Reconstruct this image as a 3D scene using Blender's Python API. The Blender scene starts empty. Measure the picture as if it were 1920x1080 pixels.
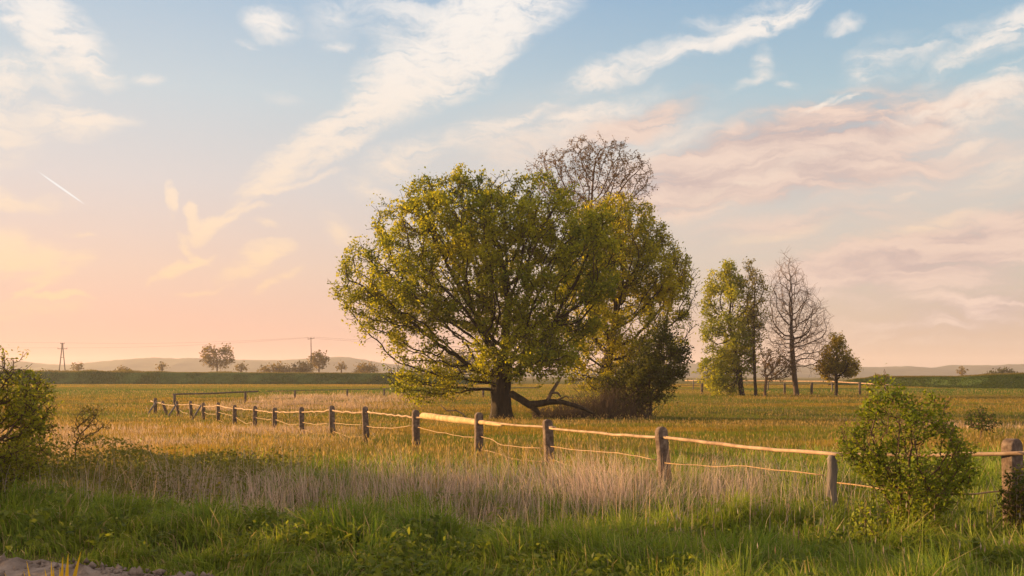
import bpy, math, random
import numpy as np
from mathutils import Vector

random.seed(7)
RNG = np.random.default_rng(11)
scene = bpy.context.scene
COL = scene.collection
R = math.radians

# ------------------------------------------------------------------ camera
CAM_Z = 2.1            # eye height over the meadow, metres
FPX = 1920.0           # focal length in photo pixels (36 mm lens on 36 mm sensor)
HOR = 705.0            # photo row of the horizon
cam_d = bpy.data.cameras.new('camera')
cam = bpy.data.objects.new('camera', cam_d)
COL.objects.link(cam)
cam_d.sensor_width = 36.0
cam_d.lens = 36.0
cam_d.shift_y = (HOR - 540.0) / 1920.0
cam_d.clip_start = 0.1
cam_d.clip_end = 20000.0
cam.location = (0, 0, CAM_Z)
cam.rotation_euler = (R(90), 0, 0)
scene.camera = cam

# ------------------------------------------------------------------ render settings
scene.view_settings.view_transform = 'Standard'
scene.view_settings.look = 'None'
scene.view_settings.exposure = 1.45
scene.view_settings.gamma = 1.0
scene.render.engine = 'CYCLES'
cy = scene.cycles
cy.max_bounces = 5
cy.diffuse_bounces = 2
cy.glossy_bounces = 1
cy.transmission_bounces = 3
cy.volume_bounces = 0
cy.transparent_max_bounces = 8
cy.caustics_reflective = False
cy.caustics_refractive = False
cy.sample_clamp_indirect = 4.0

# ------------------------------------------------------------------ sun
SUN_EL = R(7.0)
SUN_AZ = R(68.0)       # measured from the view axis towards the left
S = Vector((-math.sin(SUN_AZ) * math.cos(SUN_EL), math.cos(SUN_AZ) * math.cos(SUN_EL), math.sin(SUN_EL)))
sl = bpy.data.lights.new('sun', 'SUN')
sl.energy = 5.0
sl.angle = R(0.6)
sl.color = (1.0, 0.61, 0.24)
sun = bpy.data.objects.new('sun', sl)
sun.rotation_euler = S.to_track_quat('Z', 'Y').to_euler()
sun.location = S * 300
COL.objects.link(sun)

# ------------------------------------------------------------------ sky
class NB:
    """small node-building helper"""
    def __init__(self, nt):
        self.nt = nt
        self.N = nt.nodes
        self.L = nt.links
    def new(self, t, **kw):
        n = self.N.new(t)
        for k, v in kw.items():
            setattr(n, k, v)
        return n
    def put(self, sock, v):
        if isinstance(v, bpy.types.NodeSocket):
            self.L.new(v, sock)
        elif v is not None:
            sock.default_value = v
    def m(self, op, a, b=None, c=None, clamp=False):
        n = self.new('ShaderNodeMath', operation=op, use_clamp=clamp)
        for s, v in zip(n.inputs, (a, b, c)):
            self.put(s, v)
        return n.outputs[0]
    def vm(self, op, a, b=None, scale=None):
        n = self.new('ShaderNodeVectorMath', operation=op)
        self.put(n.inputs[0], a)
        if b is not None:
            self.put(n.inputs[1], b)
        if scale is not None:
            self.put(n.inputs['Scale'], scale)
        return n.outputs[0]
    def noise(self, vec, scale, detail=4.0, rough=0.5, dist=0.0, color=False):
        n = self.new('ShaderNodeTexNoise')
        self.put(n.inputs['Vector'], vec)
        n.inputs['Scale'].default_value = scale
        n.inputs['Detail'].default_value = detail
        n.inputs['Roughness'].default_value = rough
        n.inputs['Distortion'].default_value = dist
        return n.outputs['Color' if color else 'Fac']
    def ramp(self, fac, stops, interp='LINEAR'):
        n = self.new('ShaderNodeValToRGB')
        n.color_ramp.interpolation = interp
        e = n.color_ramp.elements
        while len(e) < len(stops):
            e.new(0.5)
        for el, (p, c) in zip(e, stops):
            el.position = p
            el.color = (*c, 1.0) if len(c) == 3 else c
        self.put(n.inputs[0], fac)
        return n.outputs[0]
    def mix(self, fac, a, b, mode='MIX'):
        n = self.new('ShaderNodeMix', data_type='RGBA', blend_type=mode)
        self.put(n.inputs[0], fac)
        for s, v in ((n.inputs[6], a), (n.inputs[7], b)):
            if isinstance(v, tuple) and len(v) == 3:
                v = (*v, 1.0)
            self.put(s, v)
        return n.outputs[2]
    def maprange(self, v, a, b, c=0.0, d=1.0, smooth=True):
        n = self.new('ShaderNodeMapRange', interpolation_type='SMOOTHSTEP' if smooth else 'LINEAR')
        for s, x in zip(n.inputs, (v, a, b, c, d)):
            self.put(s, x)
        return n.outputs[0]

def lin(r, g, b):
    f = lambda c: (c / 255 / 12.92) if c / 255 <= 0.04045 else ((c / 255 + 0.055) / 1.055) ** 2.4
    return (f(r), f(g), f(b))

def ang(px, py):
    """photo pixel -> azimuth / elevation of that direction in the sky"""
    a = math.atan((px - 960) / FPX)
    return a, math.atan((HOR - py) / FPX * math.cos(a))

world = bpy.data.worlds.new('World')
scene.world = world
world.use_nodes = True
world.cycles.sampling_method = 'MANUAL'
world.cycles.sample_map_resolution = 256
wn = NB(world.node_tree)
wn.N.clear()
tc = wn.new('ShaderNodeTexCoord')
sep = wn.new('ShaderNodeSeparateXYZ')
wn.L.new(tc.outputs['Generated'], sep.inputs[0])
dx, dy, dz = sep.outputs
az = wn.m('ARCTAN2', dx, dy)
el = wn.m('ARCSINE', dz)
comb = wn.new('ShaderNodeCombineXYZ')
wn.L.new(az, comb.inputs[0])
wn.L.new(el, comb.inputs[1])
P = comb.outputs[0]

nish = wn.new('ShaderNodeTexSky', sky_type='NISHITA')
nish.sun_disc = False
nish.sun_elevation = SUN_EL
nish.sun_rotation = -SUN_AZ % (2 * math.pi)
nish.air_density = 1.0
nish.dust_density = 2.0
nish.ozone_density = 1.0

# clear evening sky: warm near the horizon, blue higher up, warmer towards the sun
e01 = wn.m('DIVIDE', el, 0.40, clamp=True)
left = wn.ramp(e01, [(0.0, lin(240, 174, 154)), (0.10, lin(243, 189, 170)), (0.25, lin(243, 207, 188)),
                     (0.45, lin(229, 217, 213)), (0.66, lin(209, 218, 223)), (0.86, lin(181, 203, 222)), (1.0, lin(148, 180, 216))])
right = wn.ramp(e01, [(0.0, lin(222, 186, 164)), (0.10, lin(224, 193, 169)), (0.25, lin(213, 203, 188)),
                      (0.45, lin(198, 207, 207)), (0.66, lin(176, 203, 215)), (0.86, lin(148, 185, 213)), (1.0, lin(118, 161, 209))])
side = wn.maprange(az, -0.42, 0.40)
clear = wn.mix(side, left, right)
clear = wn.mix(0.10, clear, wn.mix(1.0, nish.outputs[0], (0.12, 0.12, 0.12), 'MULTIPLY'))

# cirrus: streaks placed where they hang in the sky, broken up by fibrous noise
warp1 = wn.vm('SUBTRACT', wn.noise(P, 11.0, 6.0, 0.6, color=True), (0.5, 0.5, 0.5))
Pw = wn.vm('ADD', P, wn.vm('SCALE', warp1, scale=0.05))

def blob(vec, px, py, ln, wd, a, w, acc):
    mp = wn.new('ShaderNodeMapping', vector_type='TEXTURE')
    wn.put(mp.inputs[0], vec)
    A, E = ang(px, py)
    mp.inputs['Location'].default_value = (A, E, 0)
    mp.inputs['Rotation'].default_value = (0, 0, R(a))
    mp.inputs['Scale'].default_value = (ln / FPX, wd / FPX, 1)
    g = wn.new('ShaderNodeTexGradient', gradient_type='SPHERICAL')
    wn.L.new(mp.outputs[0], g.inputs[0])
    return wn.m('MULTIPLY_ADD', g.outputs['Fac'], w, acc if acc is not None else 0.0)

CIRRUS = [  # x, y, half length, half width, tilt (up to the right), weight
    (100, 30, 120, 60, -25, 1.7), (40, 45, 90, 22, -28, .9), (155, 95, 55, 34, -15, 1.2), (190, 132, 50, 30, -30, .9), (95, 125, 70, 40, -35, .8), (8, 125, 55, 45, 0, 1.1),
    (0, 240, 70, 60, -20, 1.0), (148, 228, 80, 34, -4, 1.7), (215, 222, 50, 14, -8, .7), (275, 150, 36, 14, 0, .7), (60, 190, 110, 60, -20, .5),
    (510, 47, 60, 34, 5, 1.2), (475, 35, 40, 20, 10, .8), (640, 22, 90, 60, 20, .55), (462, 84, 34, 8, 0, .9), (640, 78, 36, 12, 0, .6), (530, 175, 40, 14, 0, .5),
    (960, 10, 200, 90, 30, 2.2), (880, 70, 190, 90, 36, 1.9), (740, 130, 120, 62, 30, 1.5), (800, 150, 150, 60, 34, 1.3), (770, 15, 110, 36, -12, .9), (740, 50, 60, 30, 10, .7),
    (690, 215, 140, 48, 33, 1.5), (620, 235, 130, 40, 32, 1.4), (540, 285, 110, 34, 36, 1.4), (600, 300, 130, 17, 27, 1.3), (500, 345, 90, 26, 34, 1.2), (545, 348, 110, 8, 20, .9),
    (745, 298, 90, 40, 14, 1.1), (690, 355, 70, 24, -20, .8), (640, 440, 46, 26, -50, .9), (820, 265, 120, 34, 20, .6),
    (316, 365, 13, 36, 8, 2.2), (357, 385, 18, 14, 0, 1.8), (366, 400, 14, 34, 22, 1.8), (392, 424, 48, 22, 22, 1.6), (425, 408, 60, 13, 24, 1.3), (470, 402, 60, 8, 20, .9), (350, 445, 12, 30, 30, 1.0),
    (507, 428, 30, 9, -12, 1.2), (330, 500, 60, 14, 30, 1.6), (375, 485, 44, 10, 20, 1.5), (372, 472, 36, 9, -32, 1.5), (505, 474, 60, 20, 8, 1.5), (470, 500, 70, 20, 22, 1.0), (520, 527, 60, 9, 22, .9), (385, 541, 60, 6, 12, .7),
    (0, 470, 70, 52, 10, 1.6), (70, 478, 70, 24, 14, 1.4), (110, 505, 80, 22, 24, 1.0), (5, 362, 46, 26, -20, 1.1), (75, 380, 70, 24, 0, .5), (112, 551, 76, 7, 2, 3.2), (62, 543, 34, 6, 34, 1.4), (146, 441, 24, 6, 0, 1.0), (60, 575, 120, 20, 5, .4),
    (1170, 122, 150, 36, 16, 1.2), (1110, 145, 60, 26, 10, .7), (1300, 85, 120, 22, 22, 1.0), (1400, 50, 120, 28, 15, 1.5), (1450, 28, 130, 26, 12, 1.2), (1390, 15, 130, 20, 14, .9), (1588, 55, 46, 18, 6, 1.2),
    (1422, 118, 28, 46, -8, .9), (1476, 152, 30, 12, 5, .9), (1390, 160, 90, 14, 16, .5), (1650, 105, 80, 34, 20, .8), (1615, 150, 34, 22, 20, .6), (1750, 90, 120, 26, 22, .7), (1830, 90, 120, 22, 25, 1.2), (1900, 65, 80, 40, 18, 1.0),
    (1840, 160, 190, 12, 20, .7), (1000, 212, 90, 14, 25, .9), (1075, 212, 70, 26, 22, 1.5), (1130, 210, 150, 34, 16, 1.0), (930, 255, 120, 44, 10, 1.0), (990, 285, 120, 40, 20, .8),
    (1545, 195, 50, 8, 26, 1.5), (1590, 184, 40, 6, 20, 1.2), (1870, 190, 130, 40, 16, 1.4), (1800, 210, 120, 26, 18, .9), (1700, 215, 120, 14, 18, .7), (1812, 268, 44, 13, 8, 1.9), (1880, 318, 90, 24, 15, 1.5),
    (1696, 366, 34, 9, 10, 1.3), (1470, 440, 130, 16, 10, .9), (1780, 402, 80, 14, 22, 1.2), (1720, 430, 150, 22, 14, .7), (1240, 265, 140, 30, 22, .8), (1380, 350, 170, 16, 8, .7), (1300, 395, 150, 24, 6, .6), (1540, 300, 220, 14, 14, .5)]
acc = None
for b in CIRRUS:
    if b[0] < 620 and b[1] > 335:
        b = (*b[:5], b[5] * 1.6)
    elif b[0] < 300:
        b = (*b[:5], b[5] * 1.2)
    acc = blob(Pw, *b, acc)
BANK = [(1180, 235, 200, 46, 16, 1.2), (1420, 280, 400, 80, 13, 1.5), (1680, 250, 330, 46, 13, 1.2), (1380, 355, 380, 46, 6, 1.5), (1330, 310, 260, 60, 10, 1.0),
        (1640, 325, 300, 44, 8, 1.1), (1800, 450, 330, 60, 10, 1.5), (1700, 505, 420, 60, 6, 1.3), (1880, 580, 360, 80, 5, 1.0), (1500, 420, 260, 30, 6, .8)]
accb = None
for b in BANK:
    accb = blob(Pw, *b, accb)

mp = wn.new('ShaderNodeMapping')
wn.put(mp.inputs[0], Pw)
mp.inputs['Rotation'].default_value = (0, 0, R(-26))
mp.inputs['Scale'].default_value = (0.8, 3.6, 1.0)
fib = wn.noise(mp.outputs[0], 24.0, 9.0, 0.64, 0.7)
puff = wn.noise(Pw, 52.0, 8.0, 0.66, 0.3)
tex = wn.m('ADD', wn.m('MULTIPLY', fib, 0.72), wn.m('MULTIPLY', puff, 0.28))
dens = wn.m('MULTIPLY', acc, wn.maprange(tex, 0.33, 0.68, 0.10, 1.65))
a_c = wn.m('SUBTRACT', 1.0, wn.m('POWER', 2.718, wn.m('MULTIPLY', wn.m('POWER', dens, 1.3), -1.2)))
bm = wn.new('ShaderNodeMapping')
wn.put(bm.inputs[0], Pw)
bm.inputs['Rotation'].default_value = (0, 0, R(-10))
bm.inputs['Scale'].default_value = (1.0, 5.5, 1.0)
bfib = wn.noise(bm.outputs[0], 10.0, 7.0, 0.6, 0.5)
a_b = wn.maprange(wn.m('MULTIPLY', accb, wn.maprange(bfib, 0.3, 0.68, 0.35, 1.5)), 0.0, 1.15, 0.0, 0.92)

c_cir = wn.ramp(e01, [(0.0, lin(255, 200, 150)), (0.22, lin(254, 217, 176)), (0.45, lin(250, 228, 206)), (0.75, lin(252, 242, 232)), (1.0, lin(255, 250, 244))])
c_bank = wn.mix(wn.maprange(bfib, .32, .66), lin(188, 167, 167), lin(243, 214, 196))
sky = wn.mix(a_b, clear, c_bank)
sky = wn.mix(wn.m('MULTIPLY', a_c, 0.92), sky, c_cir)
accv = None
for b in [(1250, 330, 520, 150, 8, 1.0), (1650, 440, 620, 190, 6, 1.2), (1880, 250, 330, 110, 14, .8), (1000, 250, 330, 110, 18, .8)]:
    accv = blob(P, *b, accv)
a_v = wn.m('MULTIPLY', wn.maprange(accv, 0.0, 1.1), wn.maprange(bfib, .25, .75, .25, .65))
sky = wn.mix(a_v, sky, wn.ramp(e01, [(0.0, lin(228, 190, 166)), (0.35, lin(232, 205, 188)), (0.75, lin(240, 224, 212))]))
trail = blob(P, 116, 353, 48, 2.0, -34, 2.4, None)
sky = wn.mix(wn.m('MINIMUM', trail, 0.8), sky, (0.95, 0.93, 0.9))
# warm cloud glow added overhead and behind the viewer, unseen, as fill light
sky_fill = wn.m('MAXIMUM', wn.maprange(el, 0.40, 0.75), wn.m('MULTIPLY', wn.maprange(dy, 0.45, -0.1), wn.maprange(el, 0.03, 0.3)))
sky = wn.mix(wn.m('MULTIPLY', sky_fill, wn.maprange(puff, .3, .7, .75, 1.0)), sky, (1.05, .90, .74))
below = wn.maprange(dz, -0.02, -0.10)
sky = wn.mix(below, sky, (0.10, 0.085, 0.05))
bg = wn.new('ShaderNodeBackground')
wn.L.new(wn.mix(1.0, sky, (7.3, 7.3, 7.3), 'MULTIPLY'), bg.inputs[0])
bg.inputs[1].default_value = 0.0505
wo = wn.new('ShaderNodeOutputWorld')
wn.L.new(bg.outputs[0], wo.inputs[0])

# ------------------------------------------------------------------ helpers
def vnoise(p, scale=1.0, seed=0):
    """value noise, numpy; p is (N,2) or (N,3); result 0..1"""
    p = np.asarray(p, float) * scale
    d = p.shape[1]
    i = np.floor(p).astype(np.int64)
    f = p - i
    f = f * f * (3 - 2 * f)
    out = np.zeros(len(p))
    for c in range(1 << d):
        w = np.ones(len(p))
        h = np.full(len(p), (seed + 1) * 1442695041 & 0x7fffffff, np.int64)
        for k in range(d):
            b = (c >> k) & 1
            w = w * (f[:, k] if b else 1 - f[:, k])
            h = (h ^ ((i[:, k] + b) * (73856093, 19349663, 83492791)[k])) & 0x7fffffff
            h = (h * 1103515245 + 12345) & 0x7fffffff
        h = ((h >> 13) ^ h) * 60493 & 0x7fffffff
        out += w * (h % 65536) / 65535.0
    return out

def fbm(p, scale, octaves=3, seed=0):
    o, a, t = 0, 1.0, 0
    for k in range(octaves):
        o = o + a * vnoise(p, scale * 2 ** k, seed + k)
        t += a
        a *= 0.5
    return o / t

def sstep(a, b, x):
    t = np.clip((np.asarray(x, float) - a) / (b - a), 0, 1)
    return t * t * (3 - 2 * t)

def ground(x, y):
    """height of the land"""
    x = np.asarray(x, float)
    y = np.asarray(y, float)
    z = np.interp(y, [0, 20, 27, 40, 47, 53, 60, 70, 90, 120, 240, 5000], [0, 0, -.08, -.25, -.40, -.52, -.70, -.70, -.5, -.2, 0, 0])
    pts = np.stack([x, y], -1).reshape(-1, 2)
    r = np.hypot(x, y)
    z = z + ((fbm(pts, 0.22, 3, 5).reshape(x.shape) - .5) * 0.12 + (vnoise(pts, 0.03, 9).reshape(x.shape) - .5) * .12) * sstep(400, 100, r)
    # verge bank and ditch beside the track, fading out to the right
    s = (y - 11.4) + 0.45 * (x + 5.5)
    m = sstep(3.0, -2.0, x) * sstep(-30, -20, x)
    z = z + m * (0.22 * np.exp(-((s - 2.6) / 1.2) ** 2) - 0.38 * np.exp(-((s - 5.0) / 1.3) ** 2))
    z = z - .42 * np.exp(-((x + 2.0) / 1.5) ** 4 - ((y - 13.9) / .75) ** 2)   # dark hollow in the verge
    return z

def gz(x, y):
    return float(ground(np.array([x]), np.array([y]))[0])

def W(px, py, D):
    """photo pixel at depth D -> world point"""
    return Vector(((px - 960) / FPX * D, D, CAM_Z - (py - HOR) / FPX * D))

def depth_of(py, z=0.0):
    return (CAM_Z - z) * FPX / (py - HOR)

def quad_mesh(name, V, Q, col=None, smooth=False):
    """mesh from numpy arrays of vertices and quads (or triangles)"""
    V = np.ascontiguousarray(V, np.float32)
    Q = np.ascontiguousarray(Q, np.int32)
    k = Q.shape[1]
    me = bpy.data.meshes.new(name)
    me.vertices.add(len(V))
    me.vertices.foreach_set('co', V.ravel())
    me.loops.add(Q.size)
    me.loops.foreach_set('vertex_index', Q.ravel())
    me.polygons.add(len(Q))
    me.polygons.foreach_set('loop_start', np.arange(0, Q.size, k, dtype=np.int32))
    if smooth:
        me.polygons.foreach_set('use_smooth', np.ones(len(Q), bool))
    if col is not None:
        at = me.color_attributes.new('Col', 'FLOAT_COLOR', 'POINT')
        c = np.ones((len(V), 4), np.float32)
        c[:, :3] = col
        at.data.foreach_set('color', c.ravel())
    me.update(calc_edges=True)
    return me

def link(name, me, mat=None, parent=None, loc=None):
    o = bpy.data.objects.new(name, me)
    COL.objects.link(o)
    if mat is not None:
        me.materials.append(mat)
    if parent is not None:
        o.parent = parent
    if loc is not None:
        o.location = loc
    return o

def tag(o, label, cat, group=None, kind=None):
    if label:
        o['label'] = label
    if cat:
        o['category'] = cat
    if group:
        o['group'] = group
    if kind:
        o['kind'] = kind
    return o

def thing(name, label, cat, loc=(0, 0, 0), group=None):
    o = bpy.data.objects.new(name, None)
    o.empty_display_size = 0.2
    COL.objects.link(o)
    o.location = loc
    return tag(o, label, cat, group)

class MB:
    """collects tubes, boxes and prisms into one mesh"""
    def __init__(self):
        self.v = []
        self.f = []
    def add(self, vs, fs):
        n = len(self.v)
        self.v += [tuple(v) for v in vs]
        self.f += [tuple(i + n for i in f) for f in fs]
    def tube(self, pts, rad, sides=8, caps=True, wob=0.0):
        pts = [Vector(p) for p in pts]
        if not hasattr(rad, '__len__'):
            rad = [rad] * len(pts)
        vs, fs = [], []
        for i, p in enumerate(pts):
            t = (pts[min(i + 1, len(pts) - 1)] - pts[max(i - 1, 0)]).normalized()
            a = t.cross(Vector((0.13, 0.07, 1)) if abs(t.z) < .9 else Vector((1, 0.1, 0))).normalized()
            b = t.cross(a)
            for k in range(sides):
                th = 2 * math.pi * k / sides
                r = rad[i] * (1 + wob * random.uniform(-1, 1))
                vs.append(p + (a * math.cos(th) + b * math.sin(th)) * r)
        for i in range(len(pts) - 1):
            for k in range(sides):
                fs.append((i * sides + k, i * sides + (k + 1) % sides, (i + 1) * sides + (k + 1) % sides, (i + 1) * sides + k))
        if caps:
            fs.append(tuple(range(sides))[::-1])
            fs.append(tuple((len(pts) - 1) * sides + k for k in range(sides)))
        self.add(vs, fs)
    def build(self, name, mat, parent=None, loc=None, smooth=True):
        me = bpy.data.meshes.new(name)
        o = Vector(loc) if loc is not None else Vector((0, 0, 0))
        me.from_pydata([tuple(Vector(v) - o) for v in self.v], [], self.f)
        me.update()
        if smooth:
            me.polygons.foreach_set('use_smooth', [True] * len(me.polygons))
        return link(name, me, mat, parent, loc)

# ------------------------------------------------------------------ materials
def mat_new(name):
    m = bpy.data.materials.new(name)
    m.use_nodes = True
    m.node_tree.nodes.clear()
    b = NB(m.node_tree)
    out = b.new('ShaderNodeOutputMaterial')
    return m, b, out

def leaf_mat(name, trans=0.45, rough=0.5, spec=0.35, warm=(1.25, 1.1, 0.55)):
    m, b, out = mat_new(name)
    at = b.new('ShaderNodeAttribute', attribute_name='Col')
    c = at.outputs['Color']
    pr = b.new('ShaderNodeBsdfPrincipled')
    b.L.new(c, pr.inputs['Base Color'])
    pr.inputs['Roughness'].default_value = rough
    pr.inputs['Specular IOR Level'].default_value = spec
    tr = b.new('ShaderNodeBsdfTranslucent')
    b.L.new(b.mix(1.0, c, warm, 'MULTIPLY'), tr.inputs[0])
    mx = b.new('ShaderNodeMixShader')
    mx.inputs[0].default_value = trans
    b.L.new(pr.outputs[0], mx.inputs[1])
    b.L.new(tr.outputs[0], mx.inputs[2])
    b.L.new(mx.outputs[0], out.inputs[0])
    return m

def rough_mat(name, cols, scale=6.0, stretch=(1, 1, 1), rough=0.9, bump=0.3, detail=6.0, bscale=None, bdist=0.02):
    m, b, out = mat_new(name)
    tcn = b.new('ShaderNodeTexCoord')
    mpn = b.new('ShaderNodeMapping')
    mpn.inputs['Scale'].default_value = stretch
    b.L.new(tcn.outputs['Object'], mpn.inputs[0])
    n1 = b.noise(mpn.outputs[0], scale, detail, 0.65)
    k = len(cols) - 1
    c = b.ramp(n1, [(0.3 + 0.4 * i / k, cc) for i, cc in enumerate(cols)])
    pr = b.new('ShaderNodeBsdfPrincipled')
    b.L.new(c, pr.inputs['Base Color'])
    pr.inputs['Roughness'].default_value = rough
    pr.inputs['Specular IOR Level'].default_value = 0.2
    bp = b.new('ShaderNodeBump')
    bp.inputs['Strength'].default_value = bump
    bp.inputs['Distance'].default_value = bdist
    b.L.new(b.noise(mpn.outputs[0], bscale or scale * 4, 5.0, 0.65), bp.inputs['Height'])
    b.L.new(bp.outputs[0], pr.inputs['Normal'])
    b.L.new(pr.outputs[0], out.inputs[0])
    return m

M_BARK = rough_mat('oak_bark', [(.014, .010, .007), (.034, .024, .017), (.065, .046, .032)], 3.0, (1, 1, .25), bump=.9, bdist=.05)
M_TWIG = rough_mat('twig_bark', [(.06, .036, .026), (.13, .08, .058)], 2.0)
M_GREYTWIG = rough_mat('grey_bark', [(.045, .030, .024), (.095, .064, .05)], 2.0)
M_PALETWIG = rough_mat('pale_twig_bark', [(.11, .075, .062), (.22, .155, .13)], 2.0)
M_DEADWOOD = rough_mat('dead_wood', [(.05, .035, .028), (.12, .085, .065), (.2, .15, .12)], 3.0, (1, 1, 1), bump=.7)
M_CONCRETE = rough_mat('old_concrete', [(.055, .036, .029), (.12, .083, .068), (.24, .18, .15)], 9.0, rough=.95, bump=.6, bscale=45, bdist=.012)
M_POSTWOOD = rough_mat('weathered_post', [(.07, .058, .054), (.15, .125, .115), (.24, .20, .185)], 7.0, (1, 1, .12), bump=.7, bdist=.02)
M_RAIL = rough_mat('peeled_rail', [(.17, .105, .068), (.33, .215, .145), (.44, .31, .22)], 4.0, (1, 1, 1), rough=.75, bump=.3)
M_LOG = rough_mat('peeled_log', [(.24, .145, .065), (.44, .29, .145), (.56, .40, .23)], 5.0, (1, 1, 1), rough=.75, bump=.5)
M_WIRE = rough_mat('rusty_wire', [(.20, .12, .065), (.40, .25, .13)], 8.0, rough=.55, bump=.1)
M_DARKWOOD = rough_mat('dark_fence_wood', [(.06, .045, .042), (.14, .105, .095)], 3.0)
M_POLE = rough_mat('creosote_pole', [(.035, .025, .028), (.07, .05, .052)], 2.0)
M_LEAF = leaf_mat('leaf', 0.54, .55, .2)
M_GRASS = leaf_mat('grass_blade', 0.42, .6, .15, (1.15, 1.05, .6))
M_DRY = leaf_mat('dry_stalk', 0.35, .7, .12, (1.05, 1.0, .85))

def ground_mat():
    m, b, out = mat_new('meadow_soil')
    ge = b.new('ShaderNodeNewGeometry')
    p = ge.outputs['Position']
    n1 = b.noise(p, 0.05, 5.0, 0.6)
    n2 = b.noise(p, 1.4, 6.0, 0.7)
    mpn = b.new('ShaderNodeMapping')
    b.L.new(p, mpn.inputs[0])
    mpn.inputs['Scale'].default_value = (0.02, 0.10, 1)
    n3 = b.noise(mpn.outputs[0], 1.0, 4.0, 0.6)
    c = b.ramp(n1, [(.35, (.060, .070, .020)), (.5, (.11, .095, .030)), (.62, (.16, .115, .045))])
    c2 = b.ramp(n3, [(.38, (.055, .085, .022)), (.55, (.19, .14, .05))])
    sp = b.new('ShaderNodeSeparateXYZ')
    b.L.new(p, sp.inputs[0])
    far = b.maprange(sp.outputs[1], 30.0, 140.0)
    c = b.mix(far, c, c2)
    c = b.mix(b.maprange(n2, .35, .7, 0.0, 0.6), c, (.035, .032, .014))
    pr = b.new('ShaderNodeBsdfPrincipled')
    b.L.new(c, pr.inputs['Base Color'])
    pr.inputs['Roughness'].default_value = 1.0
    pr.inputs['Specular IOR Level'].default_value = 0.0
    bp = b.new('ShaderNodeBump')
    bp.inputs['Strength'].default_value = 0.8
    bp.inputs['Distance'].default_value = 0.15
    b.L.new(n2, bp.inputs['Height'])
    b.L.new(bp.outputs[0], pr.inputs['Normal'])
    b.L.new(pr.outputs[0], out.inputs[0])
    return m
M_GROUND = ground_mat()
M_TRACK = rough_mat('track_dirt', [(.10, .072, .060), (.20, .15, .128), (.30, .235, .205)], 3.2, rough=1.0, bump=1.0, bscale=14, bdist=.05)
M_HILL = rough_mat('far_woods', [(.030, .036, .024), (.055, .06, .035), (.085, .08, .05)], .02, rough=1.0, bump=0)

# ------------------------------------------------------------------ land
def grid(xs, ys):
    X, Y = np.meshgrid(xs, ys)
    nx, ny = len(xs), len(ys)
    i = np.arange((nx - 1) * (ny - 1))
    r, c = i // (nx - 1), i % (nx - 1)
    a = r * nx + c
    return X, Y, np.stack([a, a + 1, a + nx + 1, a + nx], 1)

def warp_axis(lim, n, p):
    t = np.linspace(-1, 1, n)
    return np.sign(t) * np.abs(t) ** p * lim

xs = warp_axis(2400.0, 341, 3.2)
ys = np.concatenate([np.linspace(-60, 0, 12)[:-1], np.linspace(0, 30, 121)[:-1], 30 + 2370 * np.linspace(0, 1, 150) ** 2.6])
X, Y, Q = grid(xs, ys)
Z = ground(X, Y)
tag(link('ground', quad_mesh('ground', np.stack([X, Y, Z], -1).reshape(-1, 3), Q, smooth=True), M_GROUND), None, None, kind='structure')

# earth track at the lower left, with a clodded edge
def track_edge(x):
    return np.interp(x, [-30, -12, -7, -5.7, -4.4, -2.83, -1.5, 0, 6], [19, 13.6, 11.95, 11.55, 11.15, 10.25, 9.2, 8.2, 7.0])
tx = np.linspace(-26, 5, 420)
tv = np.linspace(0, 1, 60)
TX, TV = np.meshgrid(tx, tv)
edge = track_edge(TX) + (vnoise(np.stack([TX, TX * 0], -1).reshape(-1, 2), 1.6, 3).reshape(TX.shape) - .5) * .5
TY = edge - (1 - TV) * 3.4
pts = np.stack([TX, TY], -1).reshape(-1, 2)
lump = (fbm(pts, 2.2, 4, 21).reshape(TX.shape) - .42)
ridge = np.exp(-((TV - .86) / .10) ** 2)
TZ = ground(TX, TY) + 0.012 + np.maximum(lump, 0) * (.06 + .40 * ridge) + .05 * ridge - .10 * sstep(.965, 1.0, TV) - .06 * sstep(.04, 0, TV)
i = np.arange((420 - 1) * (60 - 1))
r_, c_ = i // 419, i % 419
a_ = r_ * 420 + c_
tag(link('track', quad_mesh('track', np.stack([TX, TY, TZ], -1).reshape(-1, 3), np.stack([a_, a_ + 1, a_ + 421, a_ + 420], 1), smooth=True), M_TRACK),
    None, None, kind='structure')

def clods():
    g = np.random.default_rng(31)
    n = 900
    x = -8 + 7 * g.random(n)
    off = np.where(g.random(n) < .6, .12 + np.abs(g.normal(0, .22, n)), g.random(n) * 2.2)
    y = track_edge(x) - off
    r = np.clip(.012 + g.exponential(.016, n), .01, .075)
    z = ground(x, y) + .02 + .08 * np.exp(-(off / .4) ** 2)
    dirs = np.array([[1, 0, 0], [0, 1, 0], [-1, 0, 0], [0, -1, 0], [0, 0, 1], [0, 0, -1]], float)
    P6 = dirs[None] * r[:, None, None] * g.uniform(.6, 1.3, (n, 6, 1)) + g.normal(0, .18, (n, 6, 3)) * r[:, None, None]
    V = (P6 + np.stack([x, y, z], 1)[:, None]).reshape(-1, 3)
    T = np.array([[0, 1, 4], [1, 2, 4], [2, 3, 4], [3, 0, 4], [1, 0, 5], [2, 1, 5], [3, 2, 5], [0, 3, 5]])
    Q = (np.arange(n)[:, None, None] * 6 + T[None]).reshape(-1, 3)
    tag(link('gravel', quad_mesh('gravel', V, Q), M_TRACK), 'loose clods and stones along the track edge', 'gravel', kind='stuff')
clods()

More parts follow.
